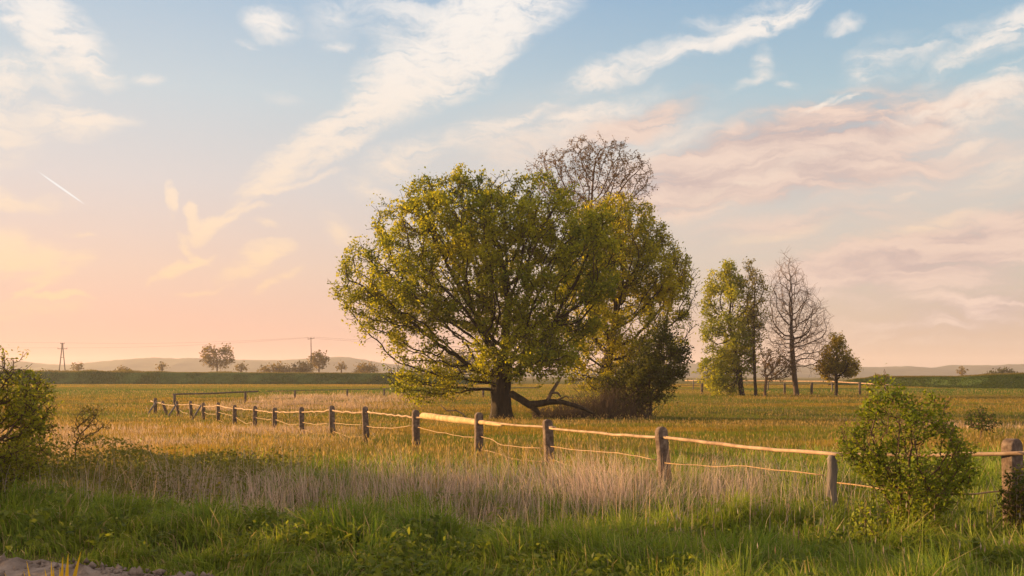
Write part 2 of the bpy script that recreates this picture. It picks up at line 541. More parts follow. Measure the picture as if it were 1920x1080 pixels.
# ------------------------------------------------------------------ far hills
def hills(name, D, prof, depth, seed):
    px = np.array([p[0] for p in prof], float)
    py = np.array([p[1] for p in prof], float)
    x = np.linspace(px[0], px[-1], 900)
    top = np.interp(x, px, py)
    k = np.hanning(25)
    top = np.convolve(np.pad(top, 12, 'edge'), k / k.sum(), 'valid')
    wx = (x - 960) / FPX * D
    zt = CAM_Z - (top - HOR) / FPX * D
    tv = np.linspace(0, 1, 26)
    vs = []
    for t in tv:
        zz = np.maximum(zt, 0) * math.sin(t * math.pi / 2) ** 0.9
        yy = D - depth * (1 - t) * 1.0 + np.zeros_like(x)
        p = np.stack([wx, yy], -1)
        zz = zz + (fbm(p, 0.035, 2, seed) - .5) * 2.6 * min(1, t * 4) + (fbm(p, 0.11, 2, seed + 3) - .5) * 1.6 * min(1, t * 4) - (1.5 if t == 0 else 0)
        vs.append(np.stack([wx, yy, zz], -1))
    # back slope closes the hill behind its crest
    vs.append(np.stack([wx, np.full_like(x, D + depth * .7), np.full_like(x, -2.0)], -1))
    V = np.concatenate(vs)
    n = len(x)
    i = np.arange((n - 1) * (len(vs) - 1))
    r, c = i // (n - 1), i % (n - 1)
    a = r * n + c
    tag(link(name, quad_mesh(name, V, np.stack([a, a + 1, a + n + 1, a + n], 1), smooth=True), M_HILL), None, None, kind='structure')

hills('hills', 1900.0, [(-400, 690), (-150, 684), (0, 681), (30, 676), (100, 684), (165, 683), (208, 678), (260, 673), (302, 671), (333, 674), (375, 671), (420, 674),
                        (480, 676), (540, 675), (600, 672), (645, 669), (680, 674), (712, 681), (800, 690), (1000, 694), (1200, 688), (1300, 680), (1330, 690),
                        (1400, 688), (1500, 684), (1560, 686), (1640, 690), (1680, 686), (1740, 690), (1790, 684), (1850, 686), (1920, 682), (2100, 680), (2400, 690)], 260.0, 40)

# ------------------------------------------------------------------ dikes: grassed flood banks
def dike(name, line, seed, mat):
    """line: (px, D, base z, top z); a bank with a flat crown running across the view"""
    L = [((p - 960) / FPX * D, D, b, t) for p, D, b, t in line]
    s = np.linspace(0, len(L) - 1, 500)
    k = np.arange(len(L))
    x, y, b, t = (np.interp(s, k, [q[j] for q in L]) for j in range(4))
    prof = [(-8, 0), (-6.5, .22), (-5, .5), (-3.5, .78), (-2.2, .95), (-1, 1), (1.2, 1.0), (3, .8), (7, 0)]
    vs = []
    for off, h in prof:
        yy = y + off * 1.0
        p = np.stack([x, yy], -1)
        zz = b + (t - b) * h + (fbm(p, .25, 3, seed) - .5) * .45 * (h > 0) - (.3 if h == 0 else 0)
        vs.append(np.stack([x, yy, zz], -1))
    n = len(x)
    V = np.concatenate(vs)
    i = np.arange((n - 1) * (len(vs) - 1))
    r, c = i // (n - 1), i % (n - 1)
    a = r * n + c
    o = link(name, quad_mesh(name, V, np.stack([a, a + 1, a + n + 1, a + n], 1), smooth=True), mat)
    tag(o, None, None, kind='structure')
    return x, y, b, t, prof
M_DIKE = rough_mat('dike_turf', [(.030, .050, .010), (.05, .08, .016), (.075, .10, .022)], .35, rough=1.0, bump=1.0, bscale=1.5, bdist=.3)
D1 = dike('dike', [(-500, 265, 0, 3.2), (90, 265, 0, 3.15), (400, 262, 0, 2.95), (700, 258, 0, 2.8), (850, 256, 0, 2.3), (960, 255, -.2, .2)], 61, M_DIKE)
D2 = dike('dike.001', [(1560, 230, -.3, .4), (1640, 222, -.2, 1.9), (1720, 200, 0, 1.98), (1800, 190, 0, 1.95), (1850, 186, 0, 2.3), (1920, 182, 0, 2.55), (2300, 175, 0, 2.6)], 71, M_DIKE)

# ------------------------------------------------------------------ grasses
def blades_mesh(name, base, h, w, lean, leanamt, face, col_b, col_t, curve=1.0):
    """curved two-segment blades; base (N,3); lean = bearing in radians of the bend"""
    n = len(base)
    d = np.stack([np.cos(lean), np.sin(lean), np.zeros(n)], 1)
    s = np.stack([np.cos(face), np.sin(face), np.zeros(n)], 1)
    up = np.array([0, 0, 1.0])
    la = leanamt[:, None]
    mid = base + up * (h * .55)[:, None] + d * (h[:, None] * la * .28)
    tip = base + up * (h * (1 - .35 * np.clip(leanamt, 0, 1.5)))[:, None] + d * (h[:, None] * la * .85 * curve)
    hw = (w * .5)[:, None]
    V = np.stack([base - s * hw, base + s * hw, mid - s * hw * .8, mid + s * hw * .8, tip - s * hw * .14, tip + s * hw * .14], 1).reshape(-1, 3)
    k = np.arange(n)[:, None] * 6
    Q = np.concatenate([k + np.array([[0, 1, 3, 2]]), k + np.array([[2, 3, 5, 4]])], 1).reshape(-1, 4)
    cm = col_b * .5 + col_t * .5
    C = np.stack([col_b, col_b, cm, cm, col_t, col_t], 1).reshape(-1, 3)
    return V, Q, C

def stack_parts(parts):
    off, V, Q, C = 0, [], [], []
    for v, q, c in parts:
        V.append(v)
        Q.append(q + off)
        C.append(c)
        off += len(v)
    return np.concatenate(V), np.concatenate(Q), np.concatenate(C)

def scatter(n, d0, d1, power, margin=1.28, seed=0, pxr=None):
    """points over the land the picture covers (and a margin round it), thinning with distance"""
    g = np.random.default_rng(seed)
    u = g.random(n)
    # pdf over depth  ~ D * D**-power
    e = 2 - power
    if abs(e) < 1e-6:
        D = d0 * (d1 / d0) ** u
    else:
        D = (d0 ** e + u * (d1 ** e - d0 ** e)) ** (1 / e)
    if pxr is None:
        x = (g.random(n) - .5) * (margin * D + 1.5)
    else:
        x = ((pxr[0] + g.random(n) * (pxr[1] - pxr[0])) - 960) / FPX * D
    return x, D, g

def cmix(a, b, t):
    t = np.clip(t, 0, 1)[:, None]
    return np.array(a)[None] * (1 - t) + np.array(b)[None] * t

def off_track(x, y):
    return y > track_edge(x) + .05

def reed_mask(x, y):
    """where the pale dead reeds stand"""
    p = np.stack([x, y], 1)
    n = fbm(p, .35, 3, 33)
    m = np.maximum(np.exp(-(((x + .6) / 4.4) ** 4) - ((y - 16.6) / 2.5) ** 4), .45 * np.exp(-(((x + 7.5) / 4) ** 4) - ((y - 17.5) / 2.6) ** 4))
    m2 = np.exp(-(((x + 14.5) / 7.5) ** 4) - ((y - 37) / 10.5) ** 4) * .9
    m3 = np.exp(-(((x + 18.5) / 8) ** 4) - ((y - 100) / 24) ** 4) * .9
    m4 = np.exp(-(((x - 23) / 2.4) ** 2) - ((y - 54) / 6) ** 2) * .8
    return np.clip(np.maximum.reduce([m, m2, m3, m4]) * np.clip((n - .40) * 4.2, .03, 1), 0, 1)

def herb_mask(x, y):
    """rank dark herbs: along the ditch on the left and in the hollow"""
    p = np.stack([x, y], 1)
    n = fbm(p, .5, 3, 35)
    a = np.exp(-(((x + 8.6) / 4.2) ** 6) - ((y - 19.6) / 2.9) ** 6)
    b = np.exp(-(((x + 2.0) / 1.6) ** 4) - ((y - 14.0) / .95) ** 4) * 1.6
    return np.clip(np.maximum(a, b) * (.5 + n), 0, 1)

# fresh green grass of the verge, nearest the camera
def verge_grass():
    x, y, g = scatter(420000, 7.2, 30, 1.5, 1.45, 1)
    p = np.stack([x, y], 1)
    keep = off_track(x, y) & (g.random(len(x)) > sstep(17, 27, y + 3.5 * (vnoise(p, .3, 4) - .5) - .32 * np.clip(x, 0, 9)))
    keep &= g.random(len(x)) > .85 * reed_mask(x, y) * (y > 15.2)
    keep &= g.random(len(x)) > .9 * herb_mask(x, y)
    clump = fbm(p, 1.1, 3, 8)
    keep &= g.random(len(x)) < sstep(.22, .5, clump) + .25
    x, y, clump = x[keep], y[keep], clump[keep]
    n = len(x)
    p = np.stack([x, y], 1)
    z = ground(x, y)
    near_track = sstep(.1, 1.4, y - track_edge(x))
    tuft = sstep(.35, .75, vnoise(p, 2.6, 77))
    h = (.13 + .30 * clump + .27 * tuft * clump) * (.55 + .75 * g.random(n)) * (.35 + .65 * near_track) * (1 + .2 * sstep(-2, 4, x))
    w = (.0065 + .006 * g.random(n)) * (y / 10) ** .75
    lean = fbm(p, 1.5, 2, 14) * 12 + g.normal(0, .7, n)
    la = np.abs(g.normal(.65, .45, n))
    t = g.random(n)
    pn = fbm(p, .6, 2, 19)
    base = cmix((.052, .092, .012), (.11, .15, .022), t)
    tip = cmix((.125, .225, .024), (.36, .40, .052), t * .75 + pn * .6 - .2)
    wide = g.random(n) < .12
    w[wide] *= 2.3
    dry = g.random(n) < .10
    tip[dry] = (.50, .38, .20)
    base[dry] = (.30, .22, .11)
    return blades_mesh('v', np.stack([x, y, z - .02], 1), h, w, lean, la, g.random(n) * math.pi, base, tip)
V, Q, C = verge_grass()
tag(link('verge_grass', quad_mesh('verge_grass', V, Q, C), M_GRASS), 'lush green grass along the track and foreground verge', 'grass', kind='stuff')

# golden meadow out to the dikes
def meadow_grass():
    parts = []
    x, y, g = scatter(950000, 15.0, 262, 1.75, 1.25, 2)
    p = np.stack([x, y], 1)
    keep = g.random(len(x)) < sstep(16, 26, y + 3.5 * (vnoise(p, .3, 4) - .5) - .32 * np.clip(x, 0, 9)) + .12
    keep &= g.random(len(x)) > .8 * reed_mask(x, y)
    keep &= g.random(len(x)) > .8 * herb_mask(x, y)
    x, y, p = x[keep], y[keep], p[keep]
    n = len(x)
    z = ground(x, y)
    big = fbm(np.stack([x * .45, y], 1), .13, 3, 51)
    patch = fbm(p, .28, 2, 52)
    # bands of greener and more golden growth
    green = sstep(.47, .60, big) * .7
    green = np.maximum(green, np.exp(-((y - 150) / 32) ** 4) * np.where(x < -8, .97, np.where(x > 35, 1.0, .35)))
    green = np.maximum(green, np.exp(-((y - 71) / 5) ** 2) * .7)
    green = np.maximum(green, .85 * np.exp(-(((x - 25) / 9) ** 4) - ((y - 48) / 12) ** 4))
    gold = np.exp(-((y - 232) / 32) ** 4)
    green = green * (1 - gold)
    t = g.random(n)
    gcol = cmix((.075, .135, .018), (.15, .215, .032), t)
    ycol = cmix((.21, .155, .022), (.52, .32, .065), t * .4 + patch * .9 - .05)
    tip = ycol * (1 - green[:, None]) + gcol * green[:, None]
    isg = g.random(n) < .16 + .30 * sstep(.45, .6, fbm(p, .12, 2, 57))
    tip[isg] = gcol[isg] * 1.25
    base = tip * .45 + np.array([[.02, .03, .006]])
    h = (.13 + .17 * patch) * (.6 + .7 * g.random(n)) * np.where(isg, .85, 1.1) * (1 - .35 * sstep(26, 45, y)) * (.6 + .9 * fbm(p, .9, 2, 59))
    w = (.005 + .004 * g.random(n)) * (y / 16) ** .9
    lean = fbm(p, .2, 2, 53) * 8 + g.normal(0, .9, n)
    la = np.abs(g.normal(.55, .4, n))
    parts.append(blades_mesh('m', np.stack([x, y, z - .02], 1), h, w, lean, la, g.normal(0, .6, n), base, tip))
    # flowering stems with a tan seed head
    x, y, g = scatter(80000, 14.5, 150, 1.7, 1.25, 3)
    p = np.stack([x, y], 1)
    keep = g.random(len(x)) < sstep(15, 24, y - .3 * np.clip(x, 0, 9)) * (2.0 * fbm(p, .16, 2, 54) - .35) * (1 - .35 * sstep(30, 60, y))
    x, y = x[keep], y[keep]
    n = len(x)
    z = ground(x, y)
    h = (.24 + .30 * g.random(n)) * (1 - .3 * sstep(26, 45, y))
    w = .0035 * (y / 16) ** .9
    lean = g.random(n) * 6.28
    la = np.abs(g.normal(.15, .15, n))
    c = cmix((.26, .18, .07), (.40, .28, .14), g.random(n))
    base = np.stack([x, y, z], 1)
    face = g.normal(0, .6, n)
    parts.append(blades_mesh('s', base, h, w, lean, la, face, c * .7, c))
    d = np.stack([np.cos(lean), np.sin(lean), 0 * lean], 1)
    tip = base + np.array([0, 0, 1.0]) * (h * (1 - .35 * la))[:, None] + d * (h * la * .85)[:, None]
    s = np.stack([np.cos(face), np.sin(face), 0 * face], 1)
    hl = (.05 + .04 * g.random(n)) * (y / 16) ** .2
    hw = (.005 + .004 * g.random(n)) * (y / 16) ** .7
    upv = np.array([0, 0, 1.0])
    V = np.stack([tip - upv * hl[:, None] * .5, tip + s * hw[:, None], tip + upv * hl[:, None] * .9 + d * hl[:, None] * .3, tip - s * hw[:, None]], 1).reshape(-1, 3)
    Q = np.arange(n * 4).reshape(-1, 4)
    hc = cmix((.27, .19, .075), (.42, .30, .13), g.random(n))
    parts.append((V, Q, np.repeat(hc, 4, 0)))
    return stack_parts(parts)
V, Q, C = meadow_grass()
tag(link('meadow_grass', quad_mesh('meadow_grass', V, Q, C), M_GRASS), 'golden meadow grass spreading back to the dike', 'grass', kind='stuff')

# pale dead reeds
def reeds():
    x, y, g = scatter(380000, 13.5, 130, 1.45, 1.2, 4)
    k = g.random(len(x)) < reed_mask(x, y)
    x, y = x[k], y[k]
    n = len(x)
    p = np.stack([x, y], 1)
    z = ground(x, y)
    near = y < 24
    tall = fbm(p, .8, 2, 64)
    h = np.where(near, .34 + .95 * tall, .22 + .35 * tall) * (.45 + .75 * g.random(n))
    w = (.005 + .004 * g.random(n)) * (y / 15) ** .85
    lean = fbm(p, .9, 2, 66) * 9 + g.normal(0, .8, n)
    la = np.abs(g.normal(.5, .4, n))
    c = cmix((.44, .30, .245), (.84, .64, .54), g.random(n))
    warm = cmix((.40, .26, .13), (.60, .42, .24), g.random(n))
    f = (fbm(p, .4, 2, 68) > .55)[:, None] * .6
    c = c * (1 - f) + warm * f
    return blades_mesh('r', np.stack([x, y, z - .03], 1), h, w, lean, la, g.random(n) * math.pi, c * .75, c, .8)
def far_reeds():
    x, y, g = scatter(260000, 26, 135, 1.9, 1.2, 14)
    k = g.random(len(x)) < reed_mask(x, y)
    x, y = x[k], y[k]
    n = len(x)
    p = np.stack([x, y], 1)
    h = (.22 + .35 * fbm(p, .5, 2, 64)) * (.5 + .7 * g.random(n)) * np.where(y > 70, 1.3, 1.0)
    c = cmix((.40, .27, .19), (.74, .52, .38), g.random(n))
    return blades_mesh('r', np.stack([x, y, ground(x, y) - .03], 1), h, (.004 + .004 * g.random(n)) * (y / 15) ** .85, fbm(p, .5, 2, 66) * 9 + g.normal(0, .8, n),
                       np.abs(g.normal(.4, .35, n)), g.random(n) * math.pi, c * .75, c, .8)
V, Q, C = stack_parts([reeds(), far_reeds()])
tag(link('dry_reeds', quad_mesh('dry_reeds', V, Q, C), M_DRY), 'pale dead reed stalks in front of the fence', 'reeds', kind='stuff')

# short turf on the dikes
def dike_turf(D, seed, n):
    x, y, b, t, prof = D
    g = np.random.default_rng(seed)
    s = g.random(n) * (len(x) - 1)
    k = np.arange(len(x))
    X, Yc, B, T = (np.interp(s, k, a) for a in (x, y, b, t))
    off = g.random(n) * 9.5 - 8
    hh = np.interp(off, [q[0] for q in prof], [q[1] for q in prof])
    Yv = Yc + off
    Zv = B + (T - B) * hh
    h = (.30 + .3 * g.random(n)) * (.6 + 1.2 * sstep(.5, .8, fbm(np.stack([X, Yv], 1), .12, 3, seed)))
    w = .10 + .10 * g.random(n)
    tn = g.random(n)
    crest = sstep(.9, 1.0, hh)[:, None]
    tip = cmix((.045, .080, .014), (.09, .13, .022), tn) * (1 - crest) + cmix((.16, .15, .035), (.28, .2, .07), tn) * crest
    return blades_mesh('d', np.stack([X, Yv, Zv - .1], 1), h, w, g.random(n) * 6.28, np.abs(g.normal(.4, .3, n)), g.normal(0, .5, n), tip * .6, tip)
parts = [dike_turf(D1, 5, 50000), dike_turf(D2, 6, 30000)]
V, Q, C = stack_parts(parts)
tag(link('dike_turf', quad_mesh('dike_turf', V, Q, C), M_GRASS), 'dark green turf covering the flood banks', 'grass', kind='stuff')

# ------------------------------------------------------------------ leaves
def leaves_mesh(c, size, g, up=.35, col=None, aspect=.55):
    """kite-shaped leaves with a slight fold, one per centre"""
    n = len(c)
    a = g.normal(0, 1, (n, 3))
    a /= np.linalg.norm(a, axis=1, keepdims=True)
    nrm = g.normal(0, 1, (n, 3)) + np.array([0, 0, up * 2])
    nrm /= np.linalg.norm(nrm, axis=1, keepdims=True)
    b = np.cross(nrm, a)
    b /= np.linalg.norm(b, axis=1, keepdims=True) + 1e-9
    a = np.cross(b, nrm)
    s = size[:, None]
    V = np.stack([c - a * s * .5, c + b * s * aspect * .5 + nrm * s * .08, c + a * s * .55, c - b * s * aspect * .5 + nrm * s * .08], 1).reshape(-1, 3)
    return V, np.arange(n * 4).reshape(-1, 4), np.repeat(col, 4, 0)

# rank dark herbs (nettles, brambles) in the ditch
def herbs():
    x, y, g = scatter(130000, 12.8, 24, 1.0, 1.35, 7)
    k = g.random(len(x)) < herb_mask(x, y) * .9
    x, y = x[k], y[k]
    p = np.stack([x, y], 1)
    top = (.18 + .60 * fbm(p, .7, 3, 44)) * np.where(x > -4.2, .5, 1.0) * (1 + .5 * sstep(-6, -8.5, x))
    z = ground(x, y) + top * (1 - .75 * g.random(len(x)) ** 1.7)
    n = len(x)
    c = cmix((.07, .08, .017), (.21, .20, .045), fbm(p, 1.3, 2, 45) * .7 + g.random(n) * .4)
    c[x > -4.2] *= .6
    return leaves_mesh(np.stack([x, y, z], 1), .045 + .05 * g.random(n), g, .5, c)
def weeds():
    """broad-leaved weeds among the verge grass"""
    g = np.random.default_rng(97)
    parts = []
    for _ in range(700):
        y0 = 9.2 + 7.5 * g.random() ** 1.2
        x0 = (g.random() * 2100 - 1050) / FPX * y0
        if y0 < track_edge(x0) + .5:
            continue
        n = int(g.integers(14, 46))
        r = g.uniform(.06, .2)
        c = np.stack([x0 + g.normal(0, r, n), y0 + g.normal(0, r, n), np.zeros(n)], 1)
        hh = g.uniform(.15, .42)
        c[:, 2] = ground(c[:, 0], c[:, 1]) + hh * (.35 + .65 * g.random(n))
        col = cmix((.05, .075, .013), (.22, .26, .04), g.random(n) * .5 + g.random() * .5)
        parts.append(leaves_mesh(c, g.uniform(.04, .10) * (.7 + .6 * g.random(n)), g, .6, col))
    return stack_parts(parts)
V, Q, C = weeds()
tag(link('verge_weeds', quad_mesh('verge_weeds', V, Q, C), M_LEAF), 'broad leaved weeds growing through the verge grass', 'weeds', kind='stuff')

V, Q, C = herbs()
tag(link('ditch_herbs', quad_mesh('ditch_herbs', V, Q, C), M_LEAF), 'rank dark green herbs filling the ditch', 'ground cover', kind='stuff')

# scattered dead stalks sticking out of the verge
def stalks():
    parts = []
    for xr, yr, n, seed in (((-11, -3.5), (14.5, 20), 420, 1), ((-4, 4.5), (13.2, 18), 900, 2), ((2, 7), (12, 19), 260, 3)):
        g = np.random.default_rng(80 + seed)
        x = xr[0] + g.random(n) * (xr[1] - xr[0])
        y = yr[0] + g.random(n) * (yr[1] - yr[0])
        h = .5 + .6 * g.random(n)
        c = cmix((.26, .20, .16), (.46, .38, .33), g.random(n))
        parts.append(blades_mesh('k', np.stack([x, y, ground(x, y)], 1), h, .005 + .006 * g.random(n), g.random(n) * 6.28, np.abs(g.normal(.3, .3, n)), g.random(n) * 3.1, c * .8, c, .8))
    return stack_parts(parts)
V, Q, C = stalks()
tag(link('dead_stalks', quad_mesh('dead_stalks', V, Q, C), M_DRY), 'scattered bleached plant stalks rising from the verge', 'stalks', kind='stuff')

# pale flower spikes of plantain and foxtail low on the right
def spikes():
    g = np.random.default_rng(90)
    n = 80
    px = 1180 + 740 * g.random(n)
    y = 9.6 + 4.5 * g.random(n) ** 1.3
    x = (px - 960) / FPX * y
    z = ground(x, y)
    h = .42 + .2 * g.random(n)
    c = cmix((.10, .12, .04), (.16, .15, .07), g.random(n))
    lean = g.random(n) * 6.28
    la = np.abs(g.normal(.1, .08, n))
    base = np.stack([x, y, z], 1)
    parts = [blades_mesh('p', base, h, np.full(n, .005), lean, la, g.normal(0, .5, n), c, c)]
    d = np.stack([np.cos(lean), np.sin(lean), 0 * lean], 1)
    tip = base + np.array([0, 0, 1.0]) * (h * (1 - .35 * la))[:, None] + d * (h * la * .85)[:, None]
    hc = cmix((.26, .16, .10), (.50, .43, .36), g.random(n))
    for th in (0, 2.1, 4.2):
        s = np.stack([np.full(n, math.cos(th)), np.full(n, math.sin(th)), np.zeros(n)], 1) * .008
        u = np.array([0, 0, 1.0])
        hl = .05 + .035 * g.random(n)[:, None]
        V = np.stack([tip - u * .01, tip + s + u * hl * .4, tip + u * hl, tip - s * .2 + u * hl * .4], 1).reshape(-1, 3)
        parts.append((V, np.arange(n * 4).reshape(-1, 4), np.repeat(hc, 4, 0)))
    return stack_parts(parts)
V, Q, C = spikes()
tag(link('flower_spikes', quad_mesh('flower_spikes', V, Q, C), M_DRY), 'pale grass flower spikes dotted through the green verge', 'wild flowers', kind='stuff')

# ------------------------------------------------------------------ trees
def in_poly(P2, poly):
    x, y = P2[:, 0], P2[:, 1]
    ins = np.zeros(len(x), bool)
    n = len(poly)
    for i in range(n):
        x0, y0 = poly[i]
        x1, y1 = poly[(i + 1) % n]
        c = ((y0 > y) != (y1 > y)) & (x < (x1 - x0) * (y - y0) / (y1 - y0 + 1e-12) + x0)
        ins ^= c
    return ins

def edge_dist(P2, poly):
    d = np.full(len(P2), 1e9)
    n = len(poly)
    for i in range(n):
        a = np.array(poly[i], float)
        b = np.array(poly[(i + 1) % n], float)
        ab = b - a
        t = np.clip(((P2 - a) @ ab) / (ab @ ab + 1e-12), 0, 1)
        d = np.minimum(d, np.linalg.norm(P2 - a - t[:, None] * ab, axis=1))
    return d

def crown_points(poly, D, n, depth, g, gap=.0, gscale=.6, yoff=0.0, seed=0, grow=1.5, shell=0.0):
    """random points inside a crown whose outline is given in photo pixels; its thickness swells away from the outline"""
    poly = [(float(a), float(b)) for a, b in poly]
    xs_, ys_ = [p[0] for p in poly], [p[1] for p in poly]
    out = []
    tot = 0
    mpp = D / FPX
    while tot < n:
        q = np.stack([g.uniform(min(xs_), max(xs_), 4000), g.uniform(min(ys_), max(ys_), 4000)], 1)
        q = q[in_poly(q, poly)]
        ed = edge_dist(q, poly) * mpp
        half = np.minimum(depth, ed * grow + .25 * min(depth, 2))
        keep = g.random(len(q)) < (half / depth) ** .8 * .9 + .12
        q, half = q[keep], half[keep]
        u = g.uniform(-1, 1, len(q))
        if shell:
            u = np.sign(u) * np.abs(u) ** (1 - shell)
        y = u * half
        dd = D + y + yoff
        w = np.stack([(q[:, 0] - 960) / FPX * D, dd, CAM_Z - (q[:, 1] - HOR) / FPX * D], 1)
        if gap > 0:
            w = w[fbm(w, gscale, 2, seed + 100) > gap]
        out.append(w)
        tot += len(w)
    return np.concatenate(out)[:n]

def colonize(attr, trunk, step, kill, infl, iters, g, tropism=(0, 0, .05), jitter=.12):
    """space colonisation: limbs grow from the trunk towards the crown points"""
    nodes = [np.array(p, float) for p in trunk]
    par = [-1] + list(range(len(trunk) - 1))
    kids = [0] * len(nodes)
    start = max(1, int(len(trunk) * .45))
    kids_dir = {}
    N = np.array(nodes)
    A = attr
    alive = np.ones(len(A), bool)
    d2 = np.full(len(A), 1e18)
    idx = np.zeros(len(A), int)
    def upd(new, off):
        for s0 in range(0, len(new), 200):
            blk = new[s0:s0 + 200]
            D_ = ((A[:, None, :] - blk[None]) ** 2).sum(-1)
            j = D_.argmin(1)
            v = D_[np.arange(len(A)), j]
            b = v < d2
            d2[b] = v[b]
            idx[b] = j[b] + off + s0
    upd(N[start:], start)
    for it in range(iters):
        act = alive & (d2 < infl * infl)
        if not act.any():
            break
        ii = idx[act]
        dv = A[act] - N[ii]
        dv /= np.linalg.norm(dv, axis=1, keepdims=True) + 1e-9
        acc_ = np.zeros_like(N)
        np.add.at(acc_, ii, dv)
        src = np.unique(ii)
        v = acc_[src]
        v /= np.linalg.norm(v, axis=1, keepdims=True) + 1e-9
        v = v + np.array(tropism) + g.normal(0, jitter, v.shape)
        v /= np.linalg.norm(v, axis=1, keepdims=True) + 1e-9
        new, npar = [], []
        for s_, q in zip(src, v):
            lst = kids_dir.setdefault(int(s_), [])
            if len(lst) >= 3 or any(float(q @ o_) > .93 for o_ in lst):
                # this bud is spent: drop what only it could reach
                alive[(idx == s_) & (g.random(len(A)) < .35)] = False
                continue
            lst.append(q)
            new.append(N[s_] + q * step)
            npar.append(int(s_))
        if not new:
            if not alive.any():
                break
            continue
        new = np.array(new)
        off = len(N)
        N = np.concatenate([N, new])
        par += npar
        upd(new, off)
        alive &= d2 > kill * kill
        A_keep = alive
        if A_keep.sum() < len(A) * .6:
            A = A[A_keep]
            d2 = d2[A_keep]
            idx = idx[A_keep]
            alive = np.ones(len(A), bool)
            if not len(A):
                break
    return N, np.array(par)

def sprout(N, par, cut, per, length, segs, g, spread=.9, lift=.15):
    """fine twigs on the last limbs"""
    n = len(N)
    tips = np.zeros(n)
    hc = np.zeros(n, bool)
    hc[par[par >= 0]] = True
    tips[~hc] = 1
    for i in range(n - 1, 0, -1):
        tips[par[i]] += tips[i]
    src = np.where(tips <= cut)[0]
    src = np.repeat(src[src > 0], per)
    d = N[src] - N[par[src]]
    d /= np.linalg.norm(d, axis=1, keepdims=True) + 1e-9
    d = d + g.normal(0, spread, d.shape) + np.array([0, 0, lift])
    d /= np.linalg.norm(d, axis=1, keepdims=True) + 1e-9
    cur, pos = src, N[src]
    L = length * (.5 + .8 * g.random((len(src), 1))) / segs
    for k in range(segs):
        pos = pos + d * L
        off = len(N)
        N = np.concatenate([N, pos])
        par = np.concatenate([par, cur])
        cur = off + np.arange(len(src))
        d = d + g.normal(0, .25, d.shape)
        d /= np.linalg.norm(d, axis=1, keepdims=True) + 1e-9
    return N, par, n

def tree_wood(N, par, R0, rtip, sides=6, flare=1.5, ntrunk=0, tmul=1.0):
    """tapered tubes along every limb; radius follows the number of twigs carried"""
    n = len(N)
    tips = np.zeros(n)
    haschild = np.zeros(n, bool)
    haschild[par[par >= 0]] = True
    tips[~haschild] = 1
    for i in range(n - 1, 0, -1):
        tips[par[i]] += tips[i]
    e = math.log(R0 / rtip) / math.log(max(tips[0], 2))
    rad = rtip * np.maximum(tips, 1) ** e
    if ntrunk:
        t = np.arange(ntrunk)
        rad[:ntrunk] *= tmul * (1 + (flare - 1) * np.exp(-t * 1.3))
    main = np.full(n, -1)
    for i in range(1, n):
        p = par[i]
        if main[p] < 0 or tips[i] > tips[main[p]]:
            main[p] = i
    dirs = np.zeros((n, 3))
    i = np.arange(1, n)
    dirs[i] = N[i] - N[par[i]]
    dirs[0] = N[1] - N[0]
    dirs /= np.linalg.norm(dirs, axis=1, keepdims=True) + 1e-9
    sm = dirs.copy()
    h = main >= 0
    sm[h] += dirs[main[h]]
    sm /= np.linalg.norm(sm, axis=1, keepdims=True) + 1e-9
    def rings(c, d, r):
        ref = np.tile(np.array([[.31, .87, .38]]), (len(c), 1))
        bad = np.abs((d * ref).sum(1)) > .95
        ref[bad] = (1, 0, 0)
        a = np.cross(d, ref)
        a /= np.linalg.norm(a, axis=1, keepdims=True) + 1e-9
        b = np.cross(d, a)
        th = np.arange(sides) * 2 * math.pi / sides
        return c[:, None] + (a[:, None] * np.cos(th)[None, :, None] + b[:, None] * np.sin(th)[None, :, None]) * r[:, None, None]
    k = np.arange(1, n)
    p = par[k]
    ismain = main[p] == k
    d0 = np.where(ismain[:, None], sm[p], dirs[k])
    r0 = np.where(ismain, rad[p], np.minimum(rad[p], rad[k] * 1.25))
    A = rings(N[p], d0, r0)
    B = rings(N[k], sm[k], rad[k])
    m = len(k)
    V = np.concatenate([A, B], 1).reshape(-1, 3)
    o = np.arange(m)[:, None, None] * 2 * sides
    s_ = np.arange(sides)
    Q = np.stack([s_, (s_ + 1) % sides, (s_ + 1) % sides + sides, s_ + sides], 1)[None] + o
    return V, Q, rad, tips   # Q: (m, sides, 4)

